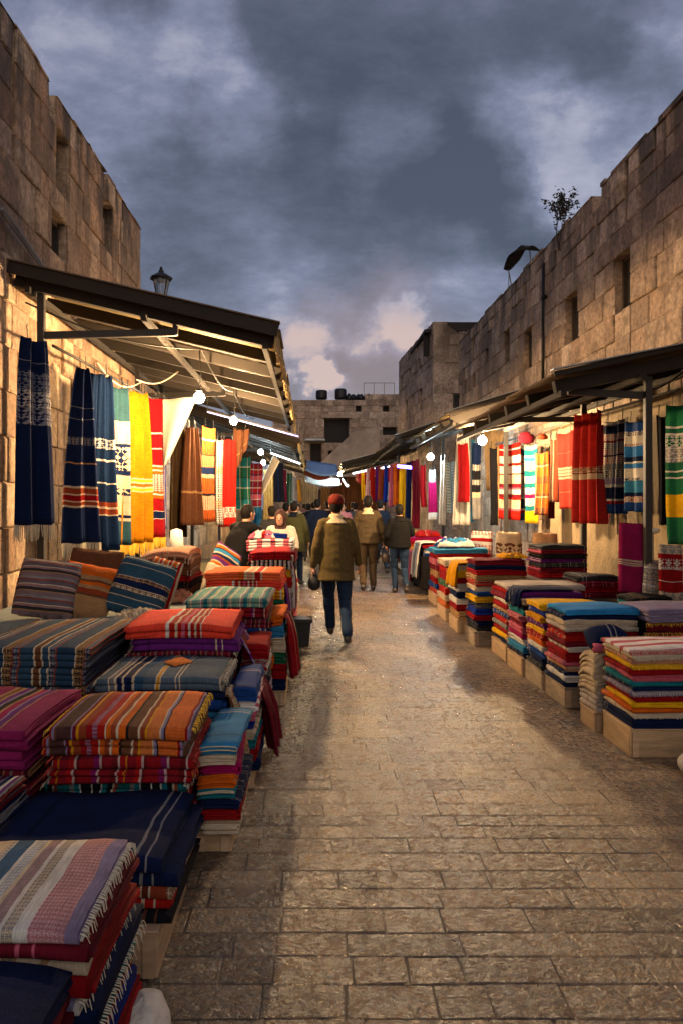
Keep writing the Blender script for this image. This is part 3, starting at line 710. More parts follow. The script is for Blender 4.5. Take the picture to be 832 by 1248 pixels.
# ---------------------------------------------------------------- hanging cloths
TASSEL = simple('pale_tassel_yarn', (.42, .37, .27), .95, var=.3, vs=60)
TASSEL_Y = simple('mustard_tassel_yarn', (.62, .36, .03), .95, var=.3, vs=60)
TASSEL_R = simple('red_tassel_yarn', (.35, .03, .02), .95, var=.3, vs=60)
HG = 'cloths hung for sale'
def hang(label, px0, Y0, px1, Y1, yt, yb, m, folds=3, amp=.035, gather=.75, fringe=None, seed=0, name='hanging_scarf', cat='scarf', slant=0, yb1=None, hook=True, twist=0, nu=34, nv=22):
    r = random.Random(seed*7+int(px0)); Ym = (Y0+Y1)/2
    a = Vector((xat(px0, Y0), Y0, 0)); b = Vector((xat(px1, Y1), Y1, 0)); d = b-a; Wd = d.length; d.normalize(); n = Vector((d.y, -d.x, 0))
    if n.y > 0: n = -n
    zt = zat(yt, Ym); zb = zat(yb, Ym); zb1 = zat(yb1, Ym) if yb1 else zb
    slant += r.uniform(-.03, .03); amp *= 1.25
    ph = r.random()*6; ph2 = r.random()*6; q = MB(); uv = []; bottom = []
    o = a.copy(); o.z = zt
    for i in range(nu+1):
        for j in range(nv+1):
            u, v = i/nu, j/nv
            g = gather+(1-gather)*(v**.6)
            s = Wd*(.5+(u-.5)*g)+slant*v*(1)
            off = amp*(math.sin(u*folds*6.283+ph)+.45*math.sin(u*folds*13.1+ph2+v*1.3))*(.55+.45*v)+.03*math.sin(v*3+ph)*v+twist*(u-.5)*v
            z = zt-(zt-(zb+(zb1-zb)*u))*v
            z -= (.03*abs(math.sin(u*math.pi*max(1, folds-1))))*(1-v)**3
            z += .012*noise.noise((u*5, seed, 3))*v
            p = a+d*s+n*(off+.0)+Vector((0, 0, z)); p -= o
            q.v.append(tuple(p)); uv.append((u*Wd, v))
            if j == nv: bottom.append(p.copy())
    for i in range(nu):
        for j in range(nv):
            k = i*(nv+1)+j; q.face(k, k+1, k+nv+2, k+nv+1)
    ob = q.build(name, m, None, True, uv); ob.location = o
    s_ = ob.modifiers.new('s', 'SOLIDIFY'); s_.thickness = .006; s_.offset = 0
    tag(ob, label, cat, HG)
    if fringe:
        f = MB(); N = int(Wd/.008)
        for k in range(N):
            u = (k+.5)/N*nu; i = min(int(u), nu-1); p = bottom[i].lerp(bottom[i+1], u-i)
            L = r.uniform(.11, .16); sw = Vector((r.uniform(-.012, .012), r.uniform(-.012, .012), 0))
            f.tube([p+Vector((0, 0, .005)), p+sw*.4-Vector((0, 0, L*.5)), p+sw-Vector((0, 0, L))], [.0065, .006, .004], 4)
        f.build('fringe', fringe, ob)
    if hook:
        for u in (.2, .8):
            h = MB(); p = d*(Wd*(.5+(u-.5)*gather)); h.tube([p+Vector((0, 0, -.01)), p+Vector((0, 0, .06)), p+Vector((0, -.02, .10)), p+Vector((0, .01, .12))], .005, 5)
            h.build('hook', M_iron, ob)
    return ob
B = lambda *k: list(k)
t_nav1 = textile('navy_ladder_weave', B((.12, 'navy'), (.004, 'grey'), (.05, 'navy'), (.10, 'navy', (.12, .13, .17)), (.004, 'grey'), (.09, 'navy', (.3, .3, .3)), (.004, 'grey'), (.09, 'navy', (.2, .2, .24)), (.54, 'navy')), 1.0, 'v', 9)
t_nav2 = textile('navy_red_band_weave', B((.22, 'navy'), (.005, 'grey'), (.06, 'navy'), (.005, 'grey'), (.10, 'navy'), (.04, 'navy', 'grey'), (.10, 'navy'), (.008, 'tan'), (.12, 'navy'), (.015, 'cream'), (.03, 'rust'), (.006, 'cream'), (.03, 'crimson'), (.008, 'cream'), (.02, 'rust'), (.012, 'cream'), (.20, 'navy')), 1.0, 'v', 20)
t_blu = textile('petrol_blue_weave', B((.36, (.004, .015, .05)), (.06, (.004, .015, .05), 'white'), (.06, (.004, .015, .05)), (.01, 'white'), (.12, (.004, .015, .05)), (.01, 'white'), (.10, (.004, .015, .05)), (.03, 'rust'), (.01, 'cream'), (.03, 'rust'), (.01, 'cream'), (.2, (.004, .015, .05))), 1.0, 'v', 12)
t_wht = textile('cream_teal_picture_weave', B((.20, (.02, .06, .075)), (.14, 'cream'), (.02, 'navy'), (.14, 'cream', 'navy'), (.03, 'navy'), (.08, 'cream'), (.04, 'navy', 'cream'), (.12, 'cream'), (.02, 'navy'), (.02, 'cream'), (.15, (.02, .06, .08))), 1.0, 'v', 5)
t_yel = textile('saffron_weave', B((.50, (.36, .14, .003)), (.008, 'cream'), (.015, 'yellow'), (.008, 'cream'), (.02, 'orange'), (.008, 'cream'), (.015, 'yellow'), (.008, 'cream'), (.3, (.36, .14, .003))), 1.0, 'v')
t_redb = textile('red_banded_weave', B((.22, 'crimson'), (.012, 'white'), (.09, 'crimson'), (.008, 'white'), (.1, 'crimson'), (.01, 'white'), (.02, 'orange'), (.01, 'white'), (.02, 'orange'), (.11, 'white', 'rust'), (.015, 'orange'), (.01, 'white'), (.02, 'orange'), (.08, 'crimson'), (.005, 'white'), (.045, 'navy'), (.005, 'white'), (.12, 'crimson')), 1.0, 'v', 22)
hang('dark navy scarf with a pale ladder motif on the awning post', 17, 7.35, 68, 7.75, 412, 640, t_nav1, 2, .045, .62, TASSEL, 1)
hang('black navy scarf with a rust band and grey fringe', 78, 8.3, 124, 8.75, 447, 662, t_nav2, 2, .04, .25, TASSEL, 2, yb1=662)
hang('petrol blue scarf with thin white lines next to the rust banded one', 100, 8.6, 144, 9.2, 455, 672, t_blu, 3, .05, .55, TASSEL, 3)
hang('cream scarf with dark teal figures between blue and saffron scarves', 124, 9.1, 158, 9.6, 470, 666, t_wht, 2, .03, .8, TASSEL_Y, 4)
hang('saffron yellow scarf with a small white striped patch', 144, 9.5, 184, 10.1, 476, 663, t_yel, 3, .03, .72, TASSEL_Y, 5)
hang('crimson scarf with white and orange bands beside the saffron one', 168, 10.0, 202, 10.5, 483, 656, t_redb, 2, .02, .85, TASSEL_Y, 6)
hang('plain cobalt scarf half hidden behind the banded crimson one', 186, 10.7, 204, 11.0, 488, 645, plain('royal'), 1, .02, .9, None, 7)
# canvas flap (a hanging triangle)
g = []
for i in range(11):
    row = []
    for j in range(9):
        u, v = i/10, j/8; p = at(196, 487, 10.6).lerp(at(240, 484, 10.2), u); q_ = at(199, 572, 10.6).lerp(at(206, 560, 10.5), u); c = p.lerp(q_, v); c.y += .03*math.sin(u*7+v*2); row.append(tuple(c))
    g.append(row)
sheet_obj('canvas_flap', g, 'cream triangular canvas flap beside the largest bulb', 'canvas', M_white)
t_brn = textile('dark_brown_weave', B((.6, 'brown'), (.02, 'tan'), (.3, 'brown')), 1, 'v')
t_blk = textile('orange_black_ikat', B((.1, 'black', 'orange'), (.01, 'cream'), (.12, 'orange', 'black'), (.01, 'black'), (.1, 'brown', 'tan'), (.06, 'navy'), (.03, 'cream', 'rust'), (.13, 'orange', 'black'), (.02, 'black'), (.12, 'rust', 'cream'), (.1, 'orange', 'black')), 1, 'v', 26)
t_bw = textile('black_white_speckle', B((1, 'white', 'black'), (.3, 'cream', 'rust')), .4, 'v', 22)
t_rd = textile('red_white_foot', B((.72, 'red'), (.01, 'white'), (.05, 'white', 'red'), (.05, 'red', 'white'), (.1, 'red')), 1, 'v', 16)
t_plt = textile('teal_plaid', B((.3, 'teal'), (.04, 'white'), (.3, 'green'), (.05, 'black')), .4, 'v', check=(.16, [(.5, 'teal'), (.1, 'white'), (.4, 'green')]))
t_plr = textile('crimson_plaid', B((.2, 'maroon'), (.03, 'white'), (.14, 'crimson'), (.05, 'navy'), (.15, 'pink'), (.03, 'white')), .42, 'v', check=(.14, [(.5, 'maroon'), (.06, 'white'), (.2, 'blue'), (.3, 'crimson')]))
hang('long dark brown shawl with tan stripe near the back stall doorway', 222, 11.6, 246, 12.0, 520, 640, t_brn, 3, .04, .5, None, 8)
hang('brown shawl hanging behind the dark shawl in the back stall', 207, 12.4, 226, 12.6, 522, 655, textile('umber', B((.8, (.05, .03, .015)), (.1, 'olive'))), 3, .04, .8, None, 9)
hang('orange and black ikat banner in the second bay of the first stall', 247, 12.3, 264, 12.7, 520, 636, t_blk, 1, .015, .95, None, 10)
hang('speckled black and white scarf next to the orange ikat banner', 264, 12.6, 272, 12.8, 535, 640, t_bw, 1, .015, 1, None, 11)
hang('bright red scarf with a white patterned foot under the second bulb', 269, 13.0, 288, 13.3, 535, 642, t_rd, 3, .03, .9, None, 12)
hang('dark umber cloth falling beside the bright red scarf', 284, 13.4, 303, 13.6, 522, 585, t_brn, 2, .03, 1, None, 13, yb1=545)
hang('teal and green plaid blanket behind the vendor in black', 288, 14.8, 306, 15.0, 556, 622, t_plt, 1, .015, 1, None, 14)
hang('crimson plaid blanket under the cool bulbs', 301, 15.6, 320, 16.0, 563, 618, t_plr, 1, .015, 1, None, 15)
hang('pale blue scarf below the crimson plaid blanket', 306, 16.4, 318, 16.6, 605, 650, plain('sky'), 2, .02, 1, None, 16)
hang('golden tan curtain beside the white diagonal banner', 321, 17.5, 333, 17.8, 572, 645, textile('gold', B((1, (.42, .27, .08)),)), 4, .03, 1, None, 17)
hang('dark navy patterned shawl past the golden tan curtain', 334, 19.0, 347, 19.6, 563, 612, textile('nvk', B((.3, 'black'), (.04, 'navy'), (.3, 'charcoal', 'navy'))), 2, .03, .8, None, 18)
hang('slim deep red scarf past the dark navy shawl', 346, 20.5, 350, 20.9, 572, 612, plain('maroon'), 1, .02, 1, None, 19)
hang('bottle green scarf further along the covered stalls', 350, 22, 356, 22.5, 576, 614, plain('green'), 1, .02, 1, None, 20)
hang('narrow white scarf next to the bottle green one', 357, 23.5, 361, 24, 580, 612, plain('white'), 1, .02, 1, None, 21)
hang('narrow golden scarf at the end of the covered stalls', 363, 26, 367, 26.4, 584, 612, plain('mustard'), 1, .02, 1, None, 22)
g = []
for i in range(7):
    row = []
    for j in range(9):
        u, v = i/6, j/8; p = at(333, 555, 16.3).lerp(at(319, 588, 16.3), v); q_ = at(341, 562, 16.0).lerp(at(320, 604, 16.0), v); row.append(tuple(p.lerp(q_, u)))
    g.append(row)
sheet_obj('canvas_flap', g, 'white canvas strip slanting under the white lit awning', 'canvas', M_white)
# right side
t1 = textile('red_white_stripe_weave', B((.06, 'red'), (.02, 'white'), (.08, 'red'), (.10, 'white'), (.04, 'red'), (.10, 'white'), (.02, 'rust'), (.12, 'cream'), (.05, 'maroon'), (.03, 'pink'), (.06, 'white'), (.04, 'maroon'), (.03, 'red'), (.12, 'cream'), (.03, 'pink'), (.12, 'red')), 1, 'v')
t2 = textile('teal_cream_stripe_weave', B((.06, 'cream'), (.07, 'teal'), (.03, 'cream'), (.05, 'sky'), (.12, 'cream'), (.07, 'teal'), (.09, 'white'), (.06, 'teal'), (.08, 'white'), (.05, 'magenta'), (.1, 'white'), (.06, 'teal'), (.16, 'yellow')), 1, 'v')
t3 = textile('orange_plaid_weave', B((.2, 'orange'), (.05, 'brown'), (.03, 'cream'), (.2, 'orange'), (.15, 'brown')), .5, 'v', check=(.2, [(.4, 'orange'), (.1, 'cream'), (.3, 'brown'), (.2, 'orange')]))
t5 = textile('scarlet_cream_weave', B((.24, (.38, .028, .015)), (.006, 'tan'), (.17, (.38, .028, .015)), (.03, 'cream'), (.008, 'rust'), (.03, 'cream'), (.008, 'rust'), (.03, 'cream'), (.008, 'rust'), (.03, 'cream'), (.15, (.38, .028, .015)), (.006, 'tan'), (.2, (.38, .028, .015))), 1, 'v')
t6 = textile('garnet_weave', B((.5, (.33, .018, .015)), (.05, 'cream', 'rust'), (.01, 'maroon'), (.05, 'cream'), (.40, (.33, .018, .015))), 1, 'v', 14)
t7 = textile('navy_white_glyph_weave', B((.04, 'white'), (.09, 'navy'), (.07, 'white', 'rust'), (.02, 'maroon'), (.07, 'white', 'navy'), (.06, 'white', 'maroon'), (.02, 'navy'), (.08, 'white', 'rust'), (.06, 'grey'), (.09, 'white', 'black'), (.06, 'lavender'), (.03, 'white'), (.12, 'navy'), (.02, 'white'), (.03, 'crimson'), (.10, 'blue')), 1, 'v', 14)
t8 = textile('azure_stripe_weave', B((.10, 'blue'), (.05, 'white', 'navy'), (.08, 'white'), (.03, 'rust', 'white'), (.11, (.02, .13, .38)), (.05, 'navy'), (.02, 'white'), (.05, (.02, .13, .38)), (.10, 'white'), (.03, 'navy', 'white'), (.12, 'sky'), (.04, 'navy'), (.06, 'white', 'rust'), (.1, 'blue')), 1, 'v', 14)
t10 = textile('green_white_yellow_weave', B((.13, (.01, .12, .05)), (.015, 'white'), (.03, 'green'), (.015, 'white'), (.07, 'green', 'white'), (.10, 'white', 'grey'), (.05, 'green'), (.01, 'white'), (.03, 'green'), (.01, 'white'), (.10, (.01, .10, .045)), (.14, 'yellow'), (.12, (.01, .10, .045)), (.05, 'green')), 1, 'v', 8)
BL = dict(name='hanging_blanket', cat='blanket')
hang('red and white striped blanket beside the warm bulb', 607, 14.6, 633, 14.0, 540, 632, t1, 2, .02, .97, None, 31, yb1=634, **BL)
hang('dark red patterned blanket edge behind the red and white striped one', 632, 14.5, 640, 14.8, 542, 634, t7, 1, .02, 1, None, 32, **BL)
hang('cream and teal striped blanket with a yellow foot', 639, 13.9, 655, 13.5, 541, 638, t2, 1, .02, 1, None, 33, **BL)
hang('orange and brown plaid blanket beside the awning post', 651, 13.0, 667, 12.6, 551, 628, t3, 2, .02, .97, None, 34, **BL)
hang('narrow maroon blanket next to the orange plaid', 667, 12.9, 675, 12.9, 552, 632, plain('maroon'), 1, .02, 1, None, 35, **BL)
hang('scarlet blanket with cream bars hanging flat on the wall', 679, 11.9, 699, 11.3, 526, 620, t5, 1, .015, 1, None, 36, **BL)
hang('navy and sky blue scarf between the scarlet and garnet blankets', 699, 11.6, 706, 11.6, 530, 618, t8, 1, .02, 1, None, 37)
hang('wide garnet blanket with deep folds on the post', 702, 10.45, 734, 9.85, 502, 638, t6, 3, .07, .95, None, 38, **BL)
hang('navy and white blanket with rows of small figures', 735, 10.5, 764, 9.9, 511, 626, t7, 2, .02, .98, None, 39, **BL)
hang('azure blue and white striped blanket near the steel post', 762, 9.8, 793, 9.2, 511, 624, t8, 2, .03, .98, None, 40, **BL)
hang('narrow blue and red trimmed blanket behind the steel post', 793, 9.6, 811, 9.6, 516, 628, t8, 2, .03, .98, None, 41, **BL)
hang('long green, white and yellow banner at the picture edge', 811, 8.6, 850, 8.2, 491, 664, t10, 2, .02, .98, None, 42, **BL)
hang('brown striped blanket between the orange plaid and scarlet blankets', 669, 12.5, 681, 12.2, 534, 612, textile('brn_stripe', B((.06, 'brown'), (.01, 'cream'), (.05, 'rust'), (.03, 'black'), (.01, 'tan'))), 1, .02, 1, None, 71, **BL)
hang('dark wine blanket peeping out behind the navy figured one', 728, 10.9, 742, 10.6, 515, 636, plain('maroon'), 2, .03, 1, None, 72, **BL)
hang('charcoal blanket in the gap before the green banner', 799, 9.0, 815, 8.9, 505, 640, plain('charcoal'), 2, .03, 1, None, 73, **BL)
hang('black and tan scarf beside the red and white striped blanket', 596, 14.9, 607, 14.7, 545, 640, textile('blk_tan', B((.1, 'black'), (.02, 'tan'), (.04, 'brown'))), 2, .03, 1, None, 74)
# further right shop, lit by the cool bulb
t11 = textile('white_crimson_panel', B((.10, 'white'), (.62, 'crimson'), (.03, 'white'), (.25, 'mint')), 1, 'v')
hang('large crimson panel hanging over a white sheet', 556, 15.3, 570, 15.0, 540, 612, textile('crimson_panel', B((1, 'crimson'),)), 1, .015, .85, None, 43, **BL)
hang('white sheet behind the large crimson panel', 552, 15.6, 574, 15.4, 528, 640, textile('sheet_white', B((1, 'white'),)), 3, .03, .6, None, 44, **BL)
hang('pale blue scarf beside the white sheet', 573, 15.4, 578, 15.2, 535, 636, plain('sky'), 1, .02, 1, None, 45)
hang('black scarf with white squares near the warm bulb', 576, 15.0, 586, 14.8, 538, 634, textile('black_white_squares', B((.3, 'navy'), (.08, 'white', 'black'), (.12, 'black'), (.07, 'white', 'black'), (.1, 'black'), (.07, 'cream'), (.3, 'grey')), 1, 'v'), 1, .02, 1, None, 46)
hang('pale teal patterned blanket left of the crimson panel'.replace('left of', 'next to'), 543, 16.8, 555, 16.5, 562, 626, textile('tealpat', B((.2, 'white', 'teal'), (.03, 'teal'), (.2, 'sky', 'white'), (.05, 'grey'))), 1, .02, 1, None, 47, **BL)
hang('white fringed shawl between pink and teal blankets', 535, 17.5, 543, 17.3, 560, 640, plain('white'), 2, .02, .8, None, 48)
hang('hot pink scarf under the cool bulb', 521, 18.2, 532, 17.9, 572, 634, textile('hotpink', B((.25, 'grey'), (.6, 'magenta'), (.15, 'white')), 1, 'v'), 3, .03, .6, None, 49)
hang('slim crimson scarf beside the hot pink one', 512, 18.8, 519, 18.5, 566, 618, plain('crimson'), 1, .02, .9, None, 50)
hang('tall maroon curtain at the corner of the bright shop', 500, 20.0, 509, 19.6, 560, 644, plain('maroon'), 2, .03, 1, None, 51)
far = [('black striped scarf beside the tall maroon curtain', 494, 500, 'navy', 642), ('sunflower yellow scarf in the bright far shop', 486, 494, 'yellow', 632), ('orange red scarf in the bright far shop', 479, 486, 'orange', 616), ('dusky pink scarf in the bright far shop', 474, 479, 'pink', 618),
       ('royal blue and white scarf in the bright far shop', 467, 474, 'royal', 612), ('rust scarf in the bright far shop', 460, 466, 'rust', 613), ('violet scarf in the bright far shop', 456, 460, 'purple', 612), ('scarlet scarf with pale flowers in the bright far shop', 451, 456, 'red', 610),
       ('pink and white scarf in the bright far shop', 446, 451, 'pw', 610), ('golden yellow scarf hanging in a point at the far shop edge', 440, 446, 'yellow', 610)]
for k, (lab, a, b_, c, yb) in enumerate(far):
    mm = textile('pw', B((.2, 'white', 'pink'), (.1, 'pink'))) if c == 'pw' else (textile('rbw', B((.3, 'royal'), (.08, 'white'), (.2, 'sky'), (.05, 'orange'))) if c == 'royal' else textile('bright_'+c, B((1, C(c)), (.03, 'cream'))))
    Y = 20.6+k*.55
    hang(lab, a, Y, b_+.6, Y-.1, 562+k*1.0, yb, mm, 2, .03, .9, None, 60+k, nu=16, nv=10)
g = []
for i in range(13):
    u = i/12; g.append([(xat(433+52*u, 26.5-5*u), 26.5-5*u, zat(574-6*u, 26.5-5*u)-.33*v*(1+.5*math.sin(u*9))) for v in (0, .33, .66, 1)])
sheet_obj('shop_valance', g, 'red scalloped valance above the bright far scarves', 'valance', plain('crimson'))
g = []
for i in range(9):
    u = i/8; g.append([tuple(at(588+26*u, 520+6*u, 16.2-.5*u).lerp(at(592+16*u, 598, 16.2), v)+Vector((0, .05*math.sin(u*12), 0))) for v in (0, .25, .5, .75, 1)])
sheet_obj('canvas_flap', g, 'tan canvas curtain hanging behind the warm bulb of the raised awning', 'canvas', textile('tan_canvas', B((1, (.30, .21, .12)),)))
# small maroon bag on the rail
m = MB(); p = at(641, 533, 13.4)
m.lathe((0, 0, 0), [(.02, -.11), (.08, -.09), (.10, 0), (.07, .07), (.02, .10)], 14, 1.5, .6)
o = m.build('cloth_bag', plain('maroon'), None, True, [(v[0], v[2]) for v in m.v]); o.location = p; tag(o, 'small maroon bag tied above the striped blankets', 'bag', HG)
m = MB(); m.tube([(0, 0, .1), (.02, 0, .3)], .008, 5); m.build('strap', M_cable, o)
m = MB(); p = at(661, 532, 13.2)
m.lathe((0, 0, 0), [(.02, -.05), (.08, -.04), (.09, 0), (.03, .05)], 14, 1.0, .6); o = m.build('woven_hat', plain('rust'), None, True, [(v[0], v[2]) for v in m.v]); o.location = p; tag(o, 'rust coloured cap on a peg above the orange plaid blanket', 'hat', HG)
m = MB(); m.tube([(0, 0, .06), (0, 0, .18)], .006, 5); m.build('hook', M_iron, o)

# ---------------------------------------------------------------- folded cloths
SG = 'folded cloths stacked for sale'
ORD = ['topmost', 'second', 'third', 'fourth', 'fifth', 'sixth', 'seventh', 'eighth', 'ninth', 'tenth', 'eleventh', 'twelfth', 'thirteenth', 'fourteenth', 'fifteenth', 'sixteenth', 'seventeenth']
def folded_mesh(W_, D_, th, m_, ang, warp, seed, ends=None, K=1):
    """a cloth folded m_ times round: nested U strips whose fold faces local -Y, then turned by ang"""
    r = random.Random(seed); q = MB(); uv = []; t = th/(2*m_*K); nw = 10 if W_ > .3 else 6
 
    ca, sa = math.cos(ang), math.sin(ang)
    for kj in range(m_*K):
        j, kk = kj % m_, kj//m_; zc = (kk+.5)*th/K; thk = th/K; kin = r.uniform(0, .016) if K > 1 else 0
        ro, ri = (j+1)*t*.985, j*t+(.0012 if j else 0)
        inset = (m_-1-j)*.006
        dj = D_*(1-r.uniform(0, .03)*(j < m_-1)) 
        sc = -D_/2+thk*.35+kin; back = -D_/2+dj
        nb = 6; prof = []; vv = 0
        def path(rad):
            P = []
            for k in range(nb): P.append((back+(sc-back)*k/nb, zc-rad))
            for k in range(9):
                a = -math.pi/2-math.pi*k/8; P.append((sc+rad*.62*math.cos(a), zc+rad*math.sin(a)))
            for k in range(nb): P.append((sc+(back-sc)*(k+1)/nb, zc+rad))
            return P
        Po, Pi = path(ro), path(ri); n = len(Po); base = len(q.v)
        L = [0]
        for a, b in zip(Po, Po[1:]): L.append(L[-1]+math.hypot(a[0]-b[0], a[1]-b[1]))
        wj = W_*(1-r.uniform(0, .045)); oj = r.uniform(-.009, .009)
        for i in range(nw+1):
            u = i/nw; x = (u-.5)*wj+oj
            edge = (abs(u-.5)*2)**6
            for PP in (Po, Pi):
                for k, (y, z) in enumerate(PP):
                    nx = .010*noise.noise((y*6, z*9, seed+j)); ny = .013*noise.noise((x*5+seed, z*11, kj*3.1))+.004*noise.noise((x*17, z*20, kj*2.1))
                    zz = z+(z/th)*(.015*noise.noise((x*4, y*4, seed*1.7))+.004*noise.noise((x*13, y*9, seed*2.7)))-edge*.004*(z/th)
                    X, Y_ = x+nx*(1 if edge > .2 else 0), y+ny
                    X2, Y2 = X*ca-Y_*sa, X*sa+Y_*ca
                    q.v.append((X2, Y2, zz)); uv.append((x+W_, L[k]+kj*.13))
        st = 2*n
        for i in range(nw):
            for k in range(n-1):
                a = base+i*st+k; q.face(a, a+st, a+st+1, a+1)
                b = base+i*st+n+k; q.face(b, b+1, b+st+1, b+st)
            for k in (0, n-1):
                a = base+i*st+k; q.face(*( (a, a+n, a+n+st, a+st) if k == 0 else (a, a+st, a+n+st, a+n)))
        for i in (0, nw):
            for k in range(n-1):
                a = base+i*st+k; f = (a, a+1, a+n+1, a+n); q.face(*(f if i == 0 else f[::-1]))
    if warp: 
        q.v = [warp(*p) for p in q.v]
    return q, uv
NCL = [0]
def fold_cloth(label, x, y, z, W_, D_, th, mat_, ang=0, m_=2, warp=None, seed=1, name='folded_cloth', cat='folded cloth', group=SG):
    K = max(1, min(4, round(th/(.030 if m_ == 1 else .042)))); m_ = min(2, max(1, round(th/K/.012)))
    q, uv = folded_mesh(W_, D_, th, m_, ang, warp, seed, None, K)
    o = q.build(name, mat_, None, True, uv); o.location = (x, y, z)
    NCL[0] += 1
    return tag(o, label, cat, group)
TXN = {}
def cloth(c):
    """colour key -> (words, material)"""
    if c in TXN: return TXN[c]
    return (c, plain(c))
TXN.update(
  whitepink=('white and rose striped', textile('white_rose_stripe', B((.035, 'grey'), (.01, 'cream'), (.025, 'grey', 'white'), (.045, 'cream'), (.012, 'grey', 'white'), (.05, (.03, .08, .15)), (.01, 'white'), (.03, (.2, .25, .3), 'white'), (.012, 'cream'), (.03, (.3, .16, .17), 'grey'), (.012, 'white'), (.03, 'grey', 'cream'), (.035, 'white'), (.085, (.30, .11, .13), (.42, .27, .27)), (.04, 'lavender'), (.02, 'white'), (.012, 'navy'), (.03, 'grey', 'white'), (.01, 'navy'), (.025, 'cream'), (.02, 'grey', 'navy'), (.03, (.5, .42, .38))), .62, motif_freq=55)),
  orangestripe=('orange and brown striped', textile('orange_brown_stripe', B((.02, 'rust'), (.012, 'cream'), (.03, 'orange'), (.01, 'black'), (.04, 'brown'), (.008, 'cream'), (.02, 'rust'), (.008, 'mustard'), (.05, (.42, .12, .03)), (.006, 'cream'), (.012, 'lavender'), (.006, 'black'), (.08, 'orange', (.5, .12, .03)), (.01, 'crimson'), (.012, 'lavender'), (.008, 'brown'), (.055, (.05, .022, .02)), (.008, 'lavender'), (.015, 'maroon'), (.01, 'mustard'), (.03, 'rust'), (.025, 'crimson'), (.02, 'lavender', 'crimson'), (.03, 'red'), (.008, 'cream'), (.02, 'orange')), .60, motif_freq=60)),
  redplaid=('dark red plaid', textile('dark_red_plaid', B((.02, 'black'), (.008, 'white'), (.02, 'crimson'), (.006, 'mustard'), (.03, 'maroon'), (.02, 'red'), (.008, 'white'), (.01, 'black'), (.05, 'crimson', 'maroon'), (.02, 'purple'), (.008, 'white'), (.04, 'maroon')), .30, check=(.08, [(.5, 'crimson'), (.1, 'black'), (.3, 'maroon')]))),
  tealplaid=('teal and black striped', textile('teal_black_stripe', B((.03, 'black'), (.006, 'white'), (.02, 'teal'), (.02, 'black'), (.008, 'cream'), (.012, 'rust'), (.05, 'teal', (.01, .1, .1)), (.02, 'grey'), (.02, 'teal'), (.006, 'white'), (.04, 'black'), (.006, 'white')), .27)),
  navydiamond=('slate blue bordered', textile('slate_diamond_border', B((.05, (.06, .09, .13)), (.006, 'cream'), (.012, 'mustard'), (.006, 'cream'), (.06, (.06, .09, .13)), (.006, 'cream'), (.012, (.06, .09, .13)), (.006, 'cream'), (.17, (.055, .085, .12)), (.006, 'cream'), (.02, (.12, .12, .13)), (.01, 'cream'), (.02, 'navy'), (.01, 'cream'), (.03, 'navy'), (.012, 'cream'), (.04, (.02, .06, .12))), .62)),
  redblanket=('scarlet cloth with white end stripes,', textile('scarlet_end_stripe', B((.02, 'white'), (.03, 'red'), (.015, 'cream'), (.02, 'red'), (.02, 'pink'), (.02, 'red'), (.012, 'white'), (.02, 'red'), (.012, 'cream'), (.02, 'red'), (.006, 'white'), (.33, (.60, .045, .025)),), .62)),
  mintstripe=('mint green striped', textile('mint_stripe', B((.03, 'teal'), (.02, 'mint'), (.012, 'cream'), (.035, (.10, .25, .22)), (.03, 'mint'), (.008, 'white'), (.02, 'grey')), .155)),
  peachwhite=('orange red and cream striped', textile('peach_stripe', B((.03, 'orange'), (.015, 'cream'), (.03, 'peach'), (.012, 'cream'), (.03, 'red'), (.012, 'cream'), (.28, (.6, .10, .03))), .70)),
  bwy=('black and white barred', textile('bw_bar', B((.02, 'black'), (.015, 'white'), (.01, 'grey'), (.015, 'black'), (.02, 'cream')), .10)),
  yelbar=('yellow barred', textile('yellow_bar', B((.04, 'yellow'), (.012, 'orange'), (.02, 'mustard'), (.01, 'white')), .12)),
  navypat=('navy patterned', textile('navy_figured', B((.03, (.02, .05, .09)), (.008, 'cream'), (.03, 'navy', 'grey'), (.008, 'rust'), (.09, (.015, .04, .08)), (.006, 'cream'), (.04, 'black', 'tan'), (.006, 'rust'), (.03, 'grey', 'navy'), (.008, 'rust'), (.07, (.02, .05, .09)), (.01, 'cream'), (.03, 'brown'), (.01, 'cream')), .42, motif_freq=30)),
  magstripe=('magenta and tan striped', textile('magenta_stripe', B((.22, (.18, .01, .07)), (.02, 'tan'), (.015, 'brown'), (.02, 'tan'), (.03, 'purple'), (.012, 'lavender'), (.03, 'black'), (.015, 'tan'), (.03, 'magenta'), (.012, 'lavender'), (.03, 'purple'), (.01, 'tan')), .46)),
  maroonpat=('maroon checked', textile('maroon_check', B((.03, 'maroon'), (.006, 'pink'), (.02, 'black'), (.006, 'tan'), (.02, 'maroon'), (.01, 'grey')), .11, check=(.05, [(.6, 'maroon'), (.3, 'black')]))),
  fine=('fine grey striped', textile('fine_grey_stripe', B((.015, 'navy'), (.01, 'white'), (.012, 'purple'), (.008, 'grey'), (.015, 'maroon'), (.01, 'lavender')), .09)),
  whitered=('white cloth with red blocks,', textile('white_red_block', B((.10, (.62, .58, .56)), (.07, (.45, .10, .11), 'pink'), (.10, (.62, .58, .56)), (.06, (.42, .08, .09), 'pink')), .33, motif_freq=50)),
  creamband=('cream', textile('cream_red_line', B((.2, 'cream'), (.02, 'rust'), (.1, 'cream')), .33)),
  blackdot=('gold stitched black', textile('black_gold', B((.25, 'black'), (.01, 'tan', 'black'), (.02, 'maroon')), .30, motif_freq=60)),
  greyedge=('warm grey', textile('warm_grey', B((.3, (.36, .32, .29)), (.02, (.3, .2, .18))), .32)),
  bright=('bright blue', textile('bright_blue', B((.3, (.015, .16, .42)), (.008, (.02, .07, .2)), (.12, (.02, .20, .48))), .43)),
)
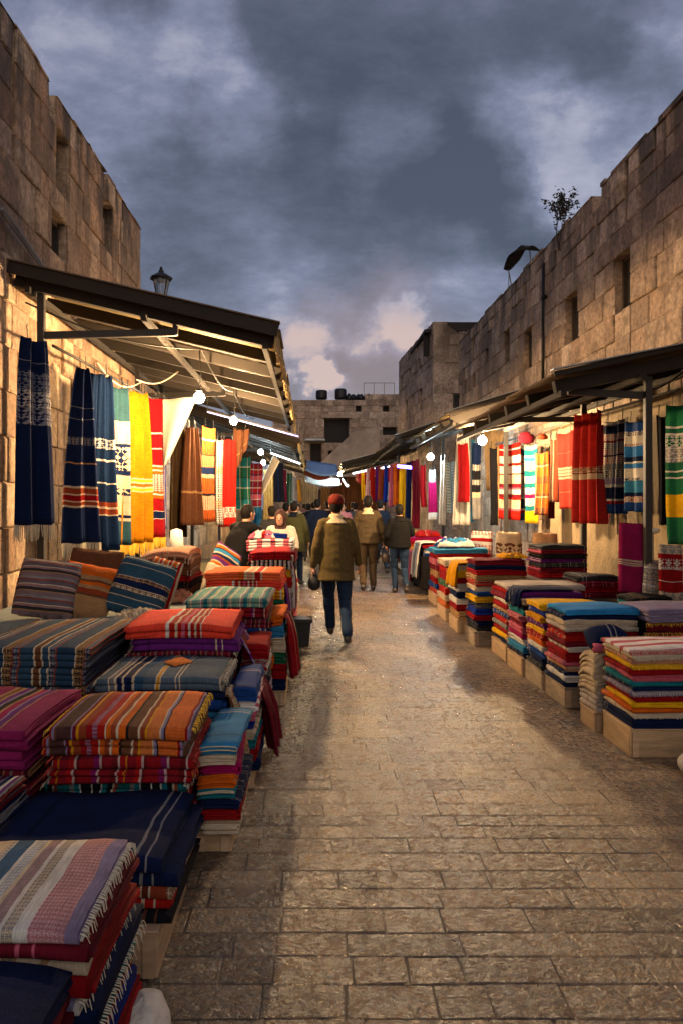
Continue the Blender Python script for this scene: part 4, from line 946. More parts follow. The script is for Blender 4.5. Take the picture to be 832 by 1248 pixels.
def stack(phrase, x0, x1, y0, y1, z0, z1, cols, fold='front', m_=2, seed=1, jit=.016, warp_amt=.007, top_words=None, thick=None, fringe=None):
    """cols from the top down; the fold faces the camera ('front'), or the street ('east' for +X, 'west' for -X)"""
    r = random.Random(seed*13+5); n = len(cols); H = z1-z0
    ws = [thick.get(c, 1) if thick else 1 for c in cols]; ws = [w*r.uniform(.82, 1.2) for w in ws]; s = sum(ws); ths = [H*w/s for w in ws]
    cx, cy, Wx, Wy = (x0+x1)/2, (y0+y1)/2, x1-x0, y1-y0
    z = z1
    for i, c in enumerate(cols):
        th = ths[i]; z -= th; wd, mt = cloth(c)
        if c in PAL and i and r.random() < .38: wd, mt = 'barred '+wd, plain(c, None, True)
        lvl = (z-z0)/H
        ox, oy, a = r.uniform(-jit, jit), r.uniform(-jit, jit), r.uniform(-.035, .035)
        ang = {'front': 0, 'east': math.pi/2, 'west': -math.pi/2}[fold]+a
        W_, D_ = (Wx, Wy) if fold == 'front' else (Wy, Wx)
        W_ *= r.uniform(.975, 1.0); D_ *= r.uniform(.975, 1.0)
        k = seed*1.37
        def warp(X, Y_, Z, lv=lvl, z=z, ox=ox, oy=oy):
            u, v = (X+ox)/(Wx/2), (Y_+oy)/(Wy/2)
            d = warp_amt*lv*(-(abs(u)**3)-(abs(v)**3)+.7*math.sin(u*1.3+k)*math.cos(v*1.1+k))*1.3
            return (X, Y_, Z+d)
        lab = f"{wd} {'' if 'cloth' in wd else 'folded cloth, '}{ORD[i]} of the {phrase}"
        lab = lab.replace(',,', ',')
        if len(lab.split()) > 16: print('LONG', lab)
        ob = fold_cloth(lab, cx+ox, cy+oy, z, W_, D_, th*.985, mt, ang, m_, warp, seed*50+i)
        if fringe and i in fringe:
            ca, sa = math.cos(ang), math.sin(ang)
            for e_ in (-1, 1):
                f = MB(); N = int(D_/.011)
                for k_ in range(N):
                    yy = -D_/2+D_*(k_+.5)/N; zz = th*(.82+.1*r.random()); X = e_*W_*.49; L_ = r.uniform(.018, .038)
                    P_ = [(X, yy, zz), (X+e_*L_*.5, yy+r.uniform(-.003, .003), zz-.004), (X+e_*L_*.7, yy+r.uniform(-.006, .006), zz-L_*.8)]
                    f.tube([warp(p[0]*ca-p[1]*sa, p[0]*sa+p[1]*ca, p[2]) for p in P_], [.0022, .002, .0012], 3)
                f.build('fringe', fringe[i], ob)
M_crate3 = simple('grey_scuffed_ply', (.20, .155, .105), .8, var=.6, vs=5, bs=50, bst=.6, stretch=(1, 1, 6))
def crate(x0, x1, y0, y1, h, label, m=None, z0=0):
    e = empty('wooden_crate', ((x0+x1)/2, (y0+y1)/2, z0), label, 'crate', 'low wooden crates under the stacks'); m = m or (M_crate, M_crate3, M_crate, M_crate2)[int(y0*7.3) % 4]
    a, b = (x1-x0)/2, (y1-y0)/2; t = .018
    for nm, bx in (('side_panel', (-a, a, -b, -b+t, 0, h-.012)), ('side_panel', (-a, a, b-t, b, 0, h-.012)), ('side_panel', (-a, -a+t, -b+t+.001, b-t-.001, 0, h-.013)), ('side_panel', (a-t, a, -b+t+.001, b-t-.001, 0, h-.013)), ('top_panel', (-a-.004, a+.004, -b-.004, b+.004, h-.0115, h))):
        q = MB(); q.box(*bx); bevel(q.build(nm, m, e), .003, 1)
    for i in (-1, 1):
        for j in (-1, 1): q = MB(); q.box(i*(a-.03)-.02, i*(a-.03)+.02, j*(b+.004)-.004, j*(b+.004)+.004, 0.004, h-.02); q.build('corner_batten', M_crate2, e)
# ---- left, nearest first
stack('stack at the bottom corner of the pavement', -1.15, -.57, 1.30, 1.86, .10, .55, ['navy', 'maroon', 'cream', 'purple', 'maroon', 'charcoal'], seed=1, m_=2)
crate(-1.13, -.60, 1.33, 1.84, .10, 'low pale crate under the near navy topped stack')
stack('stack with a rose striped top', -1.28, -.535, 1.90, 2.42, .12, .60, ['whitepink', 'maroon', 'cream', 'crimson', 'whitepink', 'navy', 'white', 'teal', 'maroon', 'royal', 'crimson'], seed=2, jit=.022, fringe={0: TASSEL, 4: TASSEL, 6: TASSEL})
stack('thick navy blankets on a pale crate', -1.17, -.475, 2.72, 3.36, .165, .41, ['navy', 'navy', 'rust', 'red', 'black'], seed=3, m_=2, thick={'navy': 1.3, 'rust': .8})
crate(-1.15, -.53, 2.68, 3.30, .165, 'pale crate carrying the thick navy blankets')
stack('stack with orange striped blankets', -1.19, -.54, 3.46, 4.14, .10, .655, ['orangestripe', 'orangestripe', 'redplaid', 'redplaid', 'tealplaid', 'red', 'maroon', 'navy'], seed=4, m_=2, thick={'orangestripe': 1.15}, fringe={0: TASSEL_Y, 2: TASSEL_R, 3: TASSEL_R, 4: TASSEL})
crate(-1.17, -.56, 3.48, 4.12, .10, 'crate hidden beneath the orange striped blankets')
stack('stack under the slate blue cloth', -1.20, -.47, 4.32, 4.98, .10, .675, ['navydiamond', 'navy', 'blue', 'sky', 'cream', 'maroon', 'pink', 'teal', 'navy'], seed=5, m_=2, jit=.026, fringe={0: TASSEL, 4: TASSEL})
crate(-1.17, -.50, 4.34, 4.96, .10, 'crate hidden beneath the slate blue cloth stack')
stack('stack under the scarlet blanket', -1.22, -.50, 5.12, 5.95, .10, .85, ['redblanket', 'purple', 'maroonpat', 'maroon', 'lavender', 'crimson', 'white', 'navy', 'maroon', 'black'], seed=6, m_=2, thick={'redblanket': 1.3}, jit=.024, fringe={0: TASSEL_R, 2: TASSEL})
crate(-1.2, -.54, 5.14, 5.93, .10, 'crate hidden beneath the scarlet blanket stack')
stack('stack under the mint striped blanket', -.98, -.33, 6.12, 7.05, .12, .90, ['mintstripe', 'redplaid', 'maroonpat', 'blue', 'white', 'cream', 'orange', 'green', 'maroon', 'navy'], seed=7, m_=2, jit=.022, fringe={0: TASSEL})
stack('stack beside the plain brown stack', -1.0, -.26, 7.3, 8.15, .12, 1.0, ['peachwhite', 'redblanket', 'yelbar', 'green', 'orange', 'blue', 'crimson', 'tan', 'maroon', 'navy'], seed=8, m_=1)
stack('barred pile before the black clad vendor', -.66, -.22, 8.45, 9.4, .12, 1.13, ['crimson', 'bwy', 'yelbar', 'red', 'white', 'lavender', 'royal', 'crimson', 'teal', 'navy'], seed=9, m_=1)
stack('waist high pile beside the woman in white', -.80, -.20, 9.7, 10.6, .12, 1.2, ['whitered', 'maroon', 'black', 'green', 'crimson', 'grey', 'navy', 'pink'], seed=10, m_=1)
fold_cloth('cobalt folded cloth lying on the pile in front of the woman in white', -.5, 9.95, 1.205, .36, .3, .06, plain('royal'), .1, 1, None, 77)
for (a, b, c, d, h, lab) in [(-.96, -.36, 6.14, 7.03, .12, 'low crate beneath the mint striped blanket stack'), (-.98, -.3, 7.32, 8.13, .12, 'low crate beneath the orange and cream blanket stack'), (-.64, -.25, 8.47, 9.38, .12, 'low crate beneath the barred pile'), (-.78, -.23, 9.72, 10.58, .12, 'low crate beneath the waist high pile')]:
    crate(a, b, c, d, h, lab)
# side rows stepping down to the pavement
stack('lower side pile beside the slate blue stack', -.53, -.34, 3.62, 4.3, .10, .52, ['sky', 'cream', 'magenta', 'orange', 'teal', 'navy', 'crimson', 'cream'], 'east', 1, 12, .02)
crate(-.55, -.375, 3.66, 4.26, .10, 'narrow crate at the foot of the orange striped stack')
stack('side pile of blue and white cloths', -.462, -.31, 4.45, 5.25, .10, .58, ['blue', 'whitered', 'pink', 'royal', 'cream', 'teal', 'crimson', 'navy'], 'east', 1, 13, .02)
crate(-.47, -.335, 4.47, 5.2, .10, 'narrow crate at the foot of the slate blue stack')
stack('side pile below the scarlet blanket', -.49, -.30, 5.45, 6.05, .12, .66, ['crimson', 'white', 'charcoal', 'lavender', 'maroon'], 'east', 1, 14, .02)
stack('side pile beside the mint striped stack', -.325, -.20, 6.3, 7.1, .12, .74, ['orange', 'sky', 'cream', 'green', 'crimson', 'navy'], 'east', 1, 15, .02)
crate(-.47, -.32, 5.47, 6.0, .12, 'narrow crate at the foot of the scarlet blanket stack')
crate(-.31, -.215, 6.32, 7.06, .12, 'narrow crate at the foot of the mint striped stack')
# back row, behind
stack('stack with thick navy patterned rolls', -2.05, -1.30, 4.55, 5.75, .30, .80, ['navypat', 'navypat', 'navypat', 'navy', 'maroonpat'], seed=20, m_=2, thick={'navypat': 1.3})
stack('stack with a magenta striped top', -1.95, -1.24, 3.42, 4.25, .22, .645, ['magstripe', 'magstripe', 'maroonpat', 'maroon', 'navy'], seed=21, m_=2)
stack('fine striped pile at the frame edge', -1.85, -1.20, 2.72, 3.3, .15, .50, ['fine', 'navy', 'fine', 'cream', 'fine', 'maroon'], seed=22, m_=1)
crate(-2.03, -1.33, 4.6, 5.7, .30, 'crate supporting the navy patterned rolls', M_crate2); crate(-1.93, -1.27, 3.44, 4.2, .22, 'crate supporting the magenta striped stack', M_crate2); crate(-1.83, -1.22, 2.74, 3.26, .15, 'crate supporting the fine striped pile', M_crate2)
# orange diamond appliqué on the slate cloth is a woven patch: one small sheet
g = []
for i in range(9):
    u = i/8*2-1; w = (1-abs(u))*.13; g.append([(-.80+u*.085, 4.68+k*w, .686+.003*(1-abs(u))) for k in (-1, 0, 1)])
sheet_obj('woven_patch', g, 'orange diamond patch lying on the slate blue cloth', 'patch', textile('orange_patch', B((1, (.7, .2, .04)),)), .006)

# stall tables
def table(label, x0, x1, y0, y1, h, clothm, seed=1):
    e = empty('stall_table', ((x0+x1)/2, (y0+y1)/2, 0), label, 'table', 'stall tables'); a, b = (x1-x0)/2, (y1-y0)/2
    q = MB(); q.box(-a, a, -b, b, h-.04, h-.008); bevel(q.build('tabletop', M_crate2, e))
    for i in (-1, 1):
        for j in (-1, 0, 1): q = MB(); q.beam((i*(a-.06), j*(b-.06), 0), (i*(a-.06), j*(b-.06), h-.04), .06, .06, (0, 1, 0)); q.build('leg', M_beam, e)
    g = []; q = MB(); uv = []; n = 60; per = []
    ring = [(-a, -b), (a, -b), (a, b), (-a, b)]
    for k in range(4):
        p, s_ = ring[k], ring[(k+1) % 4]; N = max(8, int(math.dist(p, s_)/.05))
        for i in range(N): per.append((p[0]+(s_[0]-p[0])*i/N, p[1]+(s_[1]-p[1])*i/N))
    for L in range(6):
        for i, (x, y) in enumerate(per):
            d = math.hypot(x/a, y/b) or 1; f = 0 if L < 1 else L/5
            ox = (.012+.03*f*(.5+.5*math.sin(i*.8+seed))) ; sx = 1 if x > 0 else -1; sy = 1 if y > 0 else -1
            xx = x+(ox*sx if abs(abs(x)-a) < 1e-6 else 0); yy = y+(ox*sy if abs(abs(y)-b) < 1e-6 else 0)
            q.v.append((xx, yy, h-.004-(h-.12)*f)); uv.append((i*.05, f))
    N = len(per)
    for L in range(5):
        for i in range(N): q.face(L*N+i, (L+1)*N+i, (L+1)*N+(i+1) % N, L*N+(i+1) % N)
    q.face(*range(N)); q.build('table_cover', clothm, e, False, uv)
    return e
GREYC = textile('grey_table_cloth', B((1, (.22, .25, .24)),))
table('long stall table with a grey cover under the brown folded stack', -2.75, -1.10, 6.15, 8.9, .70, GREYC)
table('stall table behind the black clad vendor', -2.75, -1.45, 9.2, 13.5, .70, textile('olive_cover', B((1, (.06, .055, .03)),)), 2)
table('low table along the limestone wall behind the crate stacks', 3.0, 3.95, 5.7, 9.6, .62, textile('umber_cover', B((1, (.06, .04, .03)),)), 3)
table('low table under the striped blankets further up the limestone wall', 2.9, 3.95, 9.8, 13.6, .66, textile('dusk_cover', B((1, (.05, .04, .045)),)), 4)
stack('brown blankets on the grey covered table', -1.66, -1.16, 7.55, 8.3, .70, 1.20, ['peach', 'brown', 'brown', 'brown', 'crimson', 'black', 'brown', 'black'], seed=23, m_=1, warp_amt=.03)
# chain looped over the brown stack
m = MB()
for k in range(26):
    z = 1.21-.018*k; yy = 7.535-.01; c = Vector((-1.40+.012*math.sin(k*.7), yy, z))
    ring = [c+Vector((.011*math.cos(a)*(1 if k % 2 else .3), .011*math.cos(a)*(.3 if k % 2 else 1)*-1, .015*math.sin(a))) for a in [i*math.pi/4 for i in range(9)]]
    m.tube(ring, .003, 4, cap=False)
tag(m.build('bead_chain', simple('pale_brass', (.5, .4, .25), .4, .7), smooth=True), 'pale bead chain dangling over the brown blanket stack', 'chain')
# plump leaning cushions / rolled bolsters on the table
def cushion(label, x, y, z, w, h, d, mat_, tilt=.35, yaw=0, lean=0, name='leaning_cushion', pw=3.2, grp='cushions leaning on the stalls'):
    q = MB(); uv = []; n = 16; 
    for s_ in (1, -1):
        for i in range(n+1):
            for j in range(n+1):
                u, v = i/n*2-1, j/n*2-1
                b = (max(0, 1-abs(u)**pw)*max(0, 1-abs(v)**pw))**.5
                X = u*w/2*(1-.05*v*v); Z = (v+1)*h/2-(.03*h*(1-u*u) if v < 0 else -.02*h*(1-u*u)*0); Y_ = -s_*d/2*b+.012*noise.noise((u*2+x, v*2, s_))
                q.v.append((X, Y_, Z)); uv.append((u*w/2+w, (v+1)*h/2))
    N = (n+1)**2
    for s_ in (0, 1):
        for i in range(n):
            for j in range(n):
                a = s_*N+i*(n+1)+j; f = (a, a+n+1, a+n+2, a+1); q.face(*(f if s_ == 0 else f[::-1]))
    o = q.build(name, mat_, None, True, uv); o.location = (x, y, z); o.rotation_euler = (-tilt, lean, yaw)
    w_ = o.modifiers.new('w', 'WELD'); w_.merge_threshold = .0015
    return tag(o, label, 'cushion', grp)
tc1 = textile('grey_violet_cushion_weave', B((.03, (.16, .11, .12)), (.008, 'tan'), (.02, 'charcoal'), (.015, (.22, .13, .13)), (.006, 'cream'), (.03, (.10, .08, .10)), (.01, 'rust'), (.02, 'grey')), .16, 'v')
tc2 = textile('orange_tan_cushion_weave', B((.18, 'tan'), (.02, 'brown'), (.04, 'rust'), (.03, 'tan'), (.03, 'orange'), (.02, 'brown'), (.04, 'tan'), (.2, 'orange')), .56, 'v')
tc3 = textile('navy_cushion_weave', B((.05, (.02, .06, .1)), (.006, 'cream'), (.06, (.02, .06, .1)), (.006, 'cream'), (.05, (.02, .05, .08)), (.03, 'brown', 'cream'), (.006, 'cream'), (.04, 'navy'), (.03, 'tan', 'navy'), (.006, 'cream'), (.05, (.02, .06, .1))), .36, 'v')
tc4 = textile('orange_white_cushion_weave', B((.03, 'orange'), (.012, 'cream'), (.02, 'red'), (.012, 'cream')), .09, 'u')
cushion('grey violet striped cushion leaning at the frame side of the table', -2.20, 6.35, .72, .50, .50, .16, tc1, .5, .15, .12)
cushion('orange and tan striped cushion between the grey and the navy cushions', -1.93, 6.45, .70, .46, .50, .16, tc2, .6, .1, .2)
cushion('navy striped cushion with pale lines leaning on the grey table', -1.52, 6.5, .71, .50, .52, .17, tc3, .55, -.1, .25)
cushion('slim orange and white striped cushion behind the navy one', -1.42, 7.0, .71, .3, .45, .12, tc4, .3, -.1, .25)
cushion('dark brown cushion tucked behind the orange and tan one', -2.0, 7.0, .72, .5, .52, .14, t_brn, .3, 0, .1)
cushion('multicoloured striped cushion sliding off the brown stack', -1.0, 8.5, .80, .36, .62, .10, textile('patchwork', B((.05, 'navy'), (.03, 'cream'), (.06, 'sky'), (.02, 'black'), (.05, 'orange'), (.02, 'cream'), (.06, 'purple'), (.03, 'rust')), .32, 'v'), .9, .3, .6)
cushion('cream rolled bolster beside the brown stack', -1.04, 7.95, .72, .22, .46, .16, plain('cream'), .9, .3, .5)
cushion('tan cushion leaning on the wall beside the garnet blanket', 3.25, 10.9, .66, .36, .58, .12, textile('tan_lines', B((.1, (.50, .28, .14)), (.006, 'cream'), (.03, (.45, .25, .12)), (.006, 'cream')), .15, 'v'), .18, 0, .06)
cushion('cream cushion with a brown figure leaning on the wall', 3.0, 11.9, .66, .40, .56, .12, textile('cream_fig', B((.2, 'cream'), (.14, 'cream', 'brown'), (.2, 'cream')), .6, 'v', 5), .18, 0, .05)
cushion('white and crimson cushion behind the cream one', 2.78, 12.8, .66, .36, .54, .10, textile('wc', B((.06, 'crimson'), (.05, 'white'), (.2, 'crimson', 'white'), (.05, 'white')), .36, 'v'), .2, 0, .05)
# cloth bolts standing on the right-hand table
def bolt(label, px0, px1, Y, yt, yb, mat_, d=.07, lean=0, tilt=.12):
    x0, x1 = xat(px0, Y), xat(px1, Y); zt, zb = zat(yt, Y), zat(yb, Y)
    return cushion(label, (x0+x1)/2, Y, zb, x1-x0, zt-zb, d, mat_, tilt, 0, lean, 'cloth_bolt', 14, 'upright cloth bolts')
bolt('upright magenta bolt with a small white label patch', 752, 785, 8.0, 637, 722, textile('magenta_bolt', B((.28, (.22, .008, .06)), (.012, 'cream'), (.006, 'magenta'), (.012, 'cream'), (.006, 'magenta'), (.012, 'cream'), (.28, (.22, .008, .06))), .62, 'v'), lean=.06)
bolt('white lace bolt beside the magenta bolt', 781, 803, 7.9, 682, 732, textile('lace', B((.15, 'cream', 'grey'), (.02, 'white')), .17, 'v', 11), lean=.12)
bolt('crimson and white figured bolt next to the lace bolt', 802, 832, 7.7, 664, 732, textile('crw', B((.09, 'cream', 'grey'), (.10, 'crimson'), (.006, 'white'), (.10, 'crimson'), (.006, 'white'), (.10, 'white', 'crimson'), (.05, 'crimson')), .46, 'v', 12), lean=.04)
m = MB(); m.lathe((0, 0, 0), [(.055, 0), (.06, .3), (.055, .62), (.11, .64), (.12, .68), (.04, .69)], 14); o = m.build('fabric_roll', M_white, None, True); o.location = at(789, 722, 8.3); tag(o, 'pale cardboard roll with a wide rim standing behind the lace bolt', 'roll')
m = MB(); m.lathe((0, 0, 0), [(.08, 0), (.085, .45), (.07, .62), (.02, .64)], 14); o = m.build('fabric_roll', M_white, None, True); o.location = (-1.62, 9.35, .70); tag(o, 'white upright roll on the table below the brown shawl', 'roll')

# ---- right side crate stacks, nearest first
stack('stack with a white and red top', 2.05, 2.95, 5.0, 5.52, .185, .71, ['whitered', 'creamband', 'peach', 'yellow', 'crimson', 'pink', 'teal', 'navy', 'lavender', 'crimson', 'yellow', 'orange', 'cream', 'navy', 'navy'], 'west', 2, 30, fringe={0: TASSEL, 1: TASSEL, 3: TASSEL_Y, 5: TASSEL_R, 8: TASSEL, 12: TASSEL})
crate(2.05, 2.95, 5.02, 5.5, .185, 'nearest pale crate, under the white and red topped stack'.replace('nearest ', 'large '))
stack('low pile of white sacks', 2.01, 2.32, 5.56, 5.90, .14, .58, ['cream', 'cream', 'greyedge'], 'west', 1, 31, warp_amt=.05)
crate(2.02, 2.32, 5.58, 5.88, .14, 'small crate beneath the low pile of white sacks')
cushion('small navy cushion resting on the pink roll', 2.16, 5.60, .60, .30, .24, .2, plain('navy'), 1.2, 0, 0, 'cushion', 2.5, None)
q = MB(); q.tube([(0, 0, 0), (.15, 0, .0), (.30, .02, -.01)], .035, 12); o = q.build('rolled_cloth', plain('pink'), None, True, [(v[0], v[1]) for v in q.v]); o.location = (2.02, 5.60, .60); tag(o, 'dusty pink rolled cloth on top of the white sacks', 'rolled cloth')
stack('stack under the bright blue cloth', 2.02, 2.62, 6.24, 6.76, .165, .80, ['bright', 'navy', 'cream', 'greyedge', 'crimson', 'red', 'maroon', 'white', 'crimson', 'crimson', 'pink', 'peach', 'navy', 'white', 'navy'], 'west', 2, 32, fringe={2: TASSEL, 3: TASSEL, 7: TASSEL, 11: TASSEL})
crate(2.02, 2.60, 6.24, 6.76, .165, 'pale crate under the bright blue topped stack')
stack('yellow and red pile past the bright blue stack', 2.01, 2.60, 6.84, 7.36, .165, .76, ['yellow', 'royal', 'mustard', 'purple', 'yellow', 'red', 'orange', 'white', 'blue', 'navy', 'charcoal'], 'west', 1, 33)
crate(2.01, 2.58, 6.84, 7.36, .165, 'pale crate under the yellow and red pile')
stack('pile under the purple cloth', 1.99, 2.58, 7.42, 7.98, .165, .80, ['purple', 'cream', 'charcoal', 'teal', 'pink', 'maroon', 'pink', 'magenta', 'white', 'sky', 'navy'], 'west', 1, 34)
crate(1.99, 2.56, 7.42, 7.96, .165, 'pale crate under the purple topped pile')
stack('wide stack under the flat grey cloth', 2.0, 2.82, 8.06, 8.72, .165, .80, ['greyedge', 'crimson', 'maroon', 'white', 'crimson', 'tan', 'blue', 'red', 'grey', 'crimson', 'yellow', 'navy'], 'west', 2, 35)
crate(2.0, 2.8, 8.06, 8.7, .165, 'pale crate under the flat grey topped stack')
stack('tallest crate stack, dark topped', 1.86, 2.46, 8.95, 9.5, .17, 1.0, ['maroon', 'navy', 'crimson', 'tan', 'red', 'cream', 'blue', 'yellow', 'navy', 'royal', 'crimson', 'navy', 'charcoal'], 'west', 1, 36)
crate(1.86, 2.44, 8.95, 9.48, .17, 'pale crate under the tallest crate stack')
stack('pile with a mustard drape on top', 1.84, 2.4, 9.9, 10.5, .17, .88, ['cream', 'yellow', 'crimson', 'white', 'navy', 'white', 'crimson', 'tan'], 'west', 1, 37)
crate(1.84, 2.38, 9.9, 10.5, .17, 'crate under the mustard draped pile')
stack('red and cream pile beyond the mustard draped one', 1.86, 2.4, 10.9, 11.6, .17, .86, ['cream', 'red', 'crimson', 'green', 'red', 'cream', 'orange'], 'west', 1, 38)
crate(1.86, 2.38, 10.9, 11.6, .17, 'crate under the red and cream pile')
stack('wide pile with pale blue and pink covers', 1.98, 2.85, 12.5, 13.3, .18, .93, ['sky', 'crimson', 'pink', 'maroon', 'tan', 'crimson', 'blue', 'red'], 'west', 1, 39)
crate(1.98, 2.83, 12.5, 13.3, .18, 'crate under the pale blue covered pile')
stack('pile beside the black draped counter', 1.96, 2.75, 16.0, 17.0, .70, .96, ['magenta', 'crimson', 'orange', 'yellow'], 'west', 1, 40)
stack('black and maroon cloths on the wall table', 2.98, 3.62, 10.25, 10.85, .66, 1.10, ['charcoal', 'maroon', 'black', 'purple', 'charcoal', 'maroon', 'crimson'], 'front', 1, 41)
stack('short dark stack beside the magenta bolt', 2.88, 3.33, 8.45, 8.95, .62, .86, ['charcoal', 'maroon', 'crimson', 'maroon'], 'front', 1, 42)
stack('gold edged pile below the lace bolt', 2.62, 3.5, 6.1, 6.7, .30, .82, ['lavender', 'blackdot', 'blackdot', 'blackdot', 'blackdot', 'blackdot'], 'west', 1, 43, fringe={1: TASSEL_Y, 2: TASSEL_Y, 3: TASSEL_Y, 4: TASSEL_Y, 5: TASSEL_Y})
crate(2.66, 3.46, 6.12, 6.68, .30, 'taller crate under the gold edged black cloths', M_crate2)
stack('tiny dark stack at the foot of the magenta bolt', 3.0, 3.4, 7.35, 7.7, .62, .76, ['black', 'teal', 'charcoal'], 'front', 1, 44)
e = table('counter draped in black near the woman free gap'.replace('near the woman free gap', 'beyond the pale blue covered pile'), 2.0, 2.8, 14.0, 17.2, .70, plain('black'), 5)
table('counter covered with pale scarves under the bright far shop', 2.1, 3.0, 18, 25, .80, plain('white'), 6)
stack('bright folded row on the white far counter', 2.12, 2.7, 18.2, 19.0, .80, 1.0, ['yellow', 'sky', 'crimson'], 'west', 1, 45)
stack('folded row at the start of the black counter', 2.02, 2.6, 14.1, 15.2, .70, .90, ['crimson', 'sky', 'white', 'blue'], 'west', 1, 46)

# crumpled drapes
def drape(label, x_in, x_edge, y0, y1, z_top, z_bot, mat_, folds=3, out=.10, seed=1, sgn=1, name='draped_cloth', slump=0):
    """cloth lying on a stack and falling over its street edge"""
    q = MB(); uv = []; nu, nv = 26, 20; r = random.Random(seed); ph = r.random()*6
    Lt = abs(x_edge-x_in); Ld = z_top-z_bot; tot = Lt+Ld
    o = Vector((x_edge, (y0+y1)/2, z_top))
    for i in range(nu+1):
        for j in range(nv+1):
            u, s = i/nu, j/nv*tot
            fl = math.sin(u*folds*6.283+ph)+.4*math.sin(u*folds*15+ph*2)
            if s < Lt: x = x_in+(x_edge-x_in)*s/Lt; z = z_top+.008+.006*fl*(s/Lt); f = 0
            else:
                f = (s-Lt)/Ld; x = x_edge+sgn*(.02*min(1, f*6)+out*f+.028*fl*min(1, f*2.5)); z = z_top+.008-(s-Lt)-.02*min(1, f*4)
            taper = 1-.25*f*slump
            y = (y0+y1)/2+((y0+(y1-y0)*u)-(y0+y1)/2)*taper+.05*f*slump*(-1)
            z += .012*noise.noise((u*3, s*4, seed))+(.06*noise.noise((u*2.2, 5, seed)) if f > .2 else 0)*f
            q.v.append((x-o.x, y-o.y, z-o.z)); uv.append((u*(y1-y0), s))
    for i in range(nu):
        for j in range(nv):
            k = i*(nv+1)+j; q.face(k, k+1, k+nv+2, k+nv+1)
    ob = q.build(name, mat_, None, True, uv); ob.location = o
    s_ = ob.modifiers.new('s', 'SOLIDIFY'); s_.thickness = .012; s_.offset = 1 if sgn < 0 else -1
    return tag(ob, label, 'draped cloth', 'loose cloths draped over the stacks')
drape('maroon cloth with a lavender hem falling over the pavement edge', -.6, -.485, 5.35, 5.75, .70, .26, textile('maroon_lav', B((.03, 'lavender'), (.3, 'maroon'), (.1, 'purple'))), 1, .16, 3, slump=.6)
drape('deep wine cloth hanging at the foot of the side pile', -.45, -.315, 4.9, 5.3, .45, .06, plain('maroon'), 2, .06, 4)
drape('crimson and pink cloth sliding beside the mint striped stack', -.4, -.205, 6.45, 6.9, .70, .2, textile('cpk', B((.1, 'crimson'), (.03, 'pink'), (.1, 'maroon'))), 2, .05, 5)
drape('dark green cloth falling beside the mint striped stack', -.4, -.205, 7.0, 7.4, .62, .12, plain('green'), 2, .05, 6)
drape('violet cloth falling beside the black bin', -.4, -.265, 7.6, 7.95, .85, .3, plain('purple'), 2, .0, 7)
drape('cream knitted edge falling beside the slate blue stack', -.55, -.46, 4.36, 4.6, .56, .22, textile('cknit', B((.04, 'cream', 'tan'), (.01, 'brown'))), 2, .06, 9)
drape('white and crimson scarf end at the barred pile', -.3, -.225, 8.6, 8.85, 1.0, .5, textile('wcr', B((.05, 'white'), (.04, 'crimson'))), 2, .0, 10)
drape('mustard cloth slumped over the cream topped pile', 2.2, 1.84, 9.85, 10.3, .89, .60, plain('mustard'), 2, .03, 11, -1)
drape('black navy cloth slumped over the purple topped pile', 2.5, 2.0, 7.45, 7.85, .81, .66, plain('navy'), 2, .01, 12, -1)
drape('white draped scarf on the black counter corner', 2.3, 1.98, 14.2, 15.0, .93, .3, plain('white'), 3, .05, 13, -1)
drape('pink draped scarf on the black counter', 2.3, 1.98, 15.2, 15.9, .72, .15, plain('pink'), 3, .05, 14, -1)
drape('striped scarf hanging from the white far counter', 2.4, 2.08, 18.4, 19.4, .99, .3, t1, 3, .05, 15, -1)
def crumple(label, x, y, z, w, d, h, mat_, seed=1, ang=0):
    """loose cloth thrown down in folds"""
    q = MB(); uv = []; n = 30; ca, sa = math.cos(ang), math.sin(ang)
    for i in range(n+1):
        for j in range(n+1):
            u, v = i/n*2-1, j/n*2-1
            a = noise.noise((u*1.6+seed, v*1.6, seed*.7)); rg = 1-abs(noise.noise((u*2.4, v*2.4+seed, 2)))*2.2; rg2 = 1-abs(noise.noise((u*5.1, v*4.7+seed, 5)))*2
            e_ = max(0, 1-max(abs(u), abs(v))**4)
            zz = h*(max(0, .35+.4*rg+.2*rg2+.3*a))*e_+.006
            X, Y_ = (u+.22*noise.noise((u*2, v*2, seed+9)))*w/2, (v+.22*noise.noise((u*2, v*2, seed+19)))*d/2
            q.v.append((X*ca-Y_*sa, X*sa+Y_*ca, zz)); uv.append((u*w*.8+1, v*d*.8+1))
    for i in range(n):
        for j in range(n): k = i*(n+1)+j; q.face(k, k+n+1, k+n+2, k+1)
    ob = q.build('loose_cloth', mat_, None, True, uv); ob.location = (x, y, z)
    s_ = ob.modifiers.new('s', 'SOLIDIFY'); s_.thickness = .006; s_.offset = 1
    return tag(ob, label, 'loose cloth', 'loose cloths draped over the stacks')
crumple('crumpled yellow cloth thrown on the tallest crate stack', 2.36, 9.25, 1.0, .30, .40, .06, plain('mustard'), 2)
crumple('rumpled cobalt and sky scarf on the pale blue topped pile', 2.35, 12.9, .935, .6, .6, .16, t8, 3)
crumple('rumpled scarlet scarf lying on the black counter', 2.4, 16.4, .965, .5, .6, .14, plain('red'), 4)
crumple('crumpled peach cloth spilling from the brown stack', -1.30, 7.45, .705, .36, .30, .12, plain('peach'), 5, .4)
crumple('rumpled cream cloth between the navy rolls and the cushions', -1.38, 6.2, .702, .34, .34, .10, plain('cream'), 6)
crumple('crumpled rose and white cloth in front of the vendor', -.62, 10.0, 1.2, .34, .5, .10, textile('rosewhite', B((.05, 'pink'), (.05, 'white'), (.02, 'crimson'))), 7)
crumple('rumpled grey cloth on the umber covered wall table', 3.5, 9.2, .625, .5, .5, .12, plain('grey'), 9)
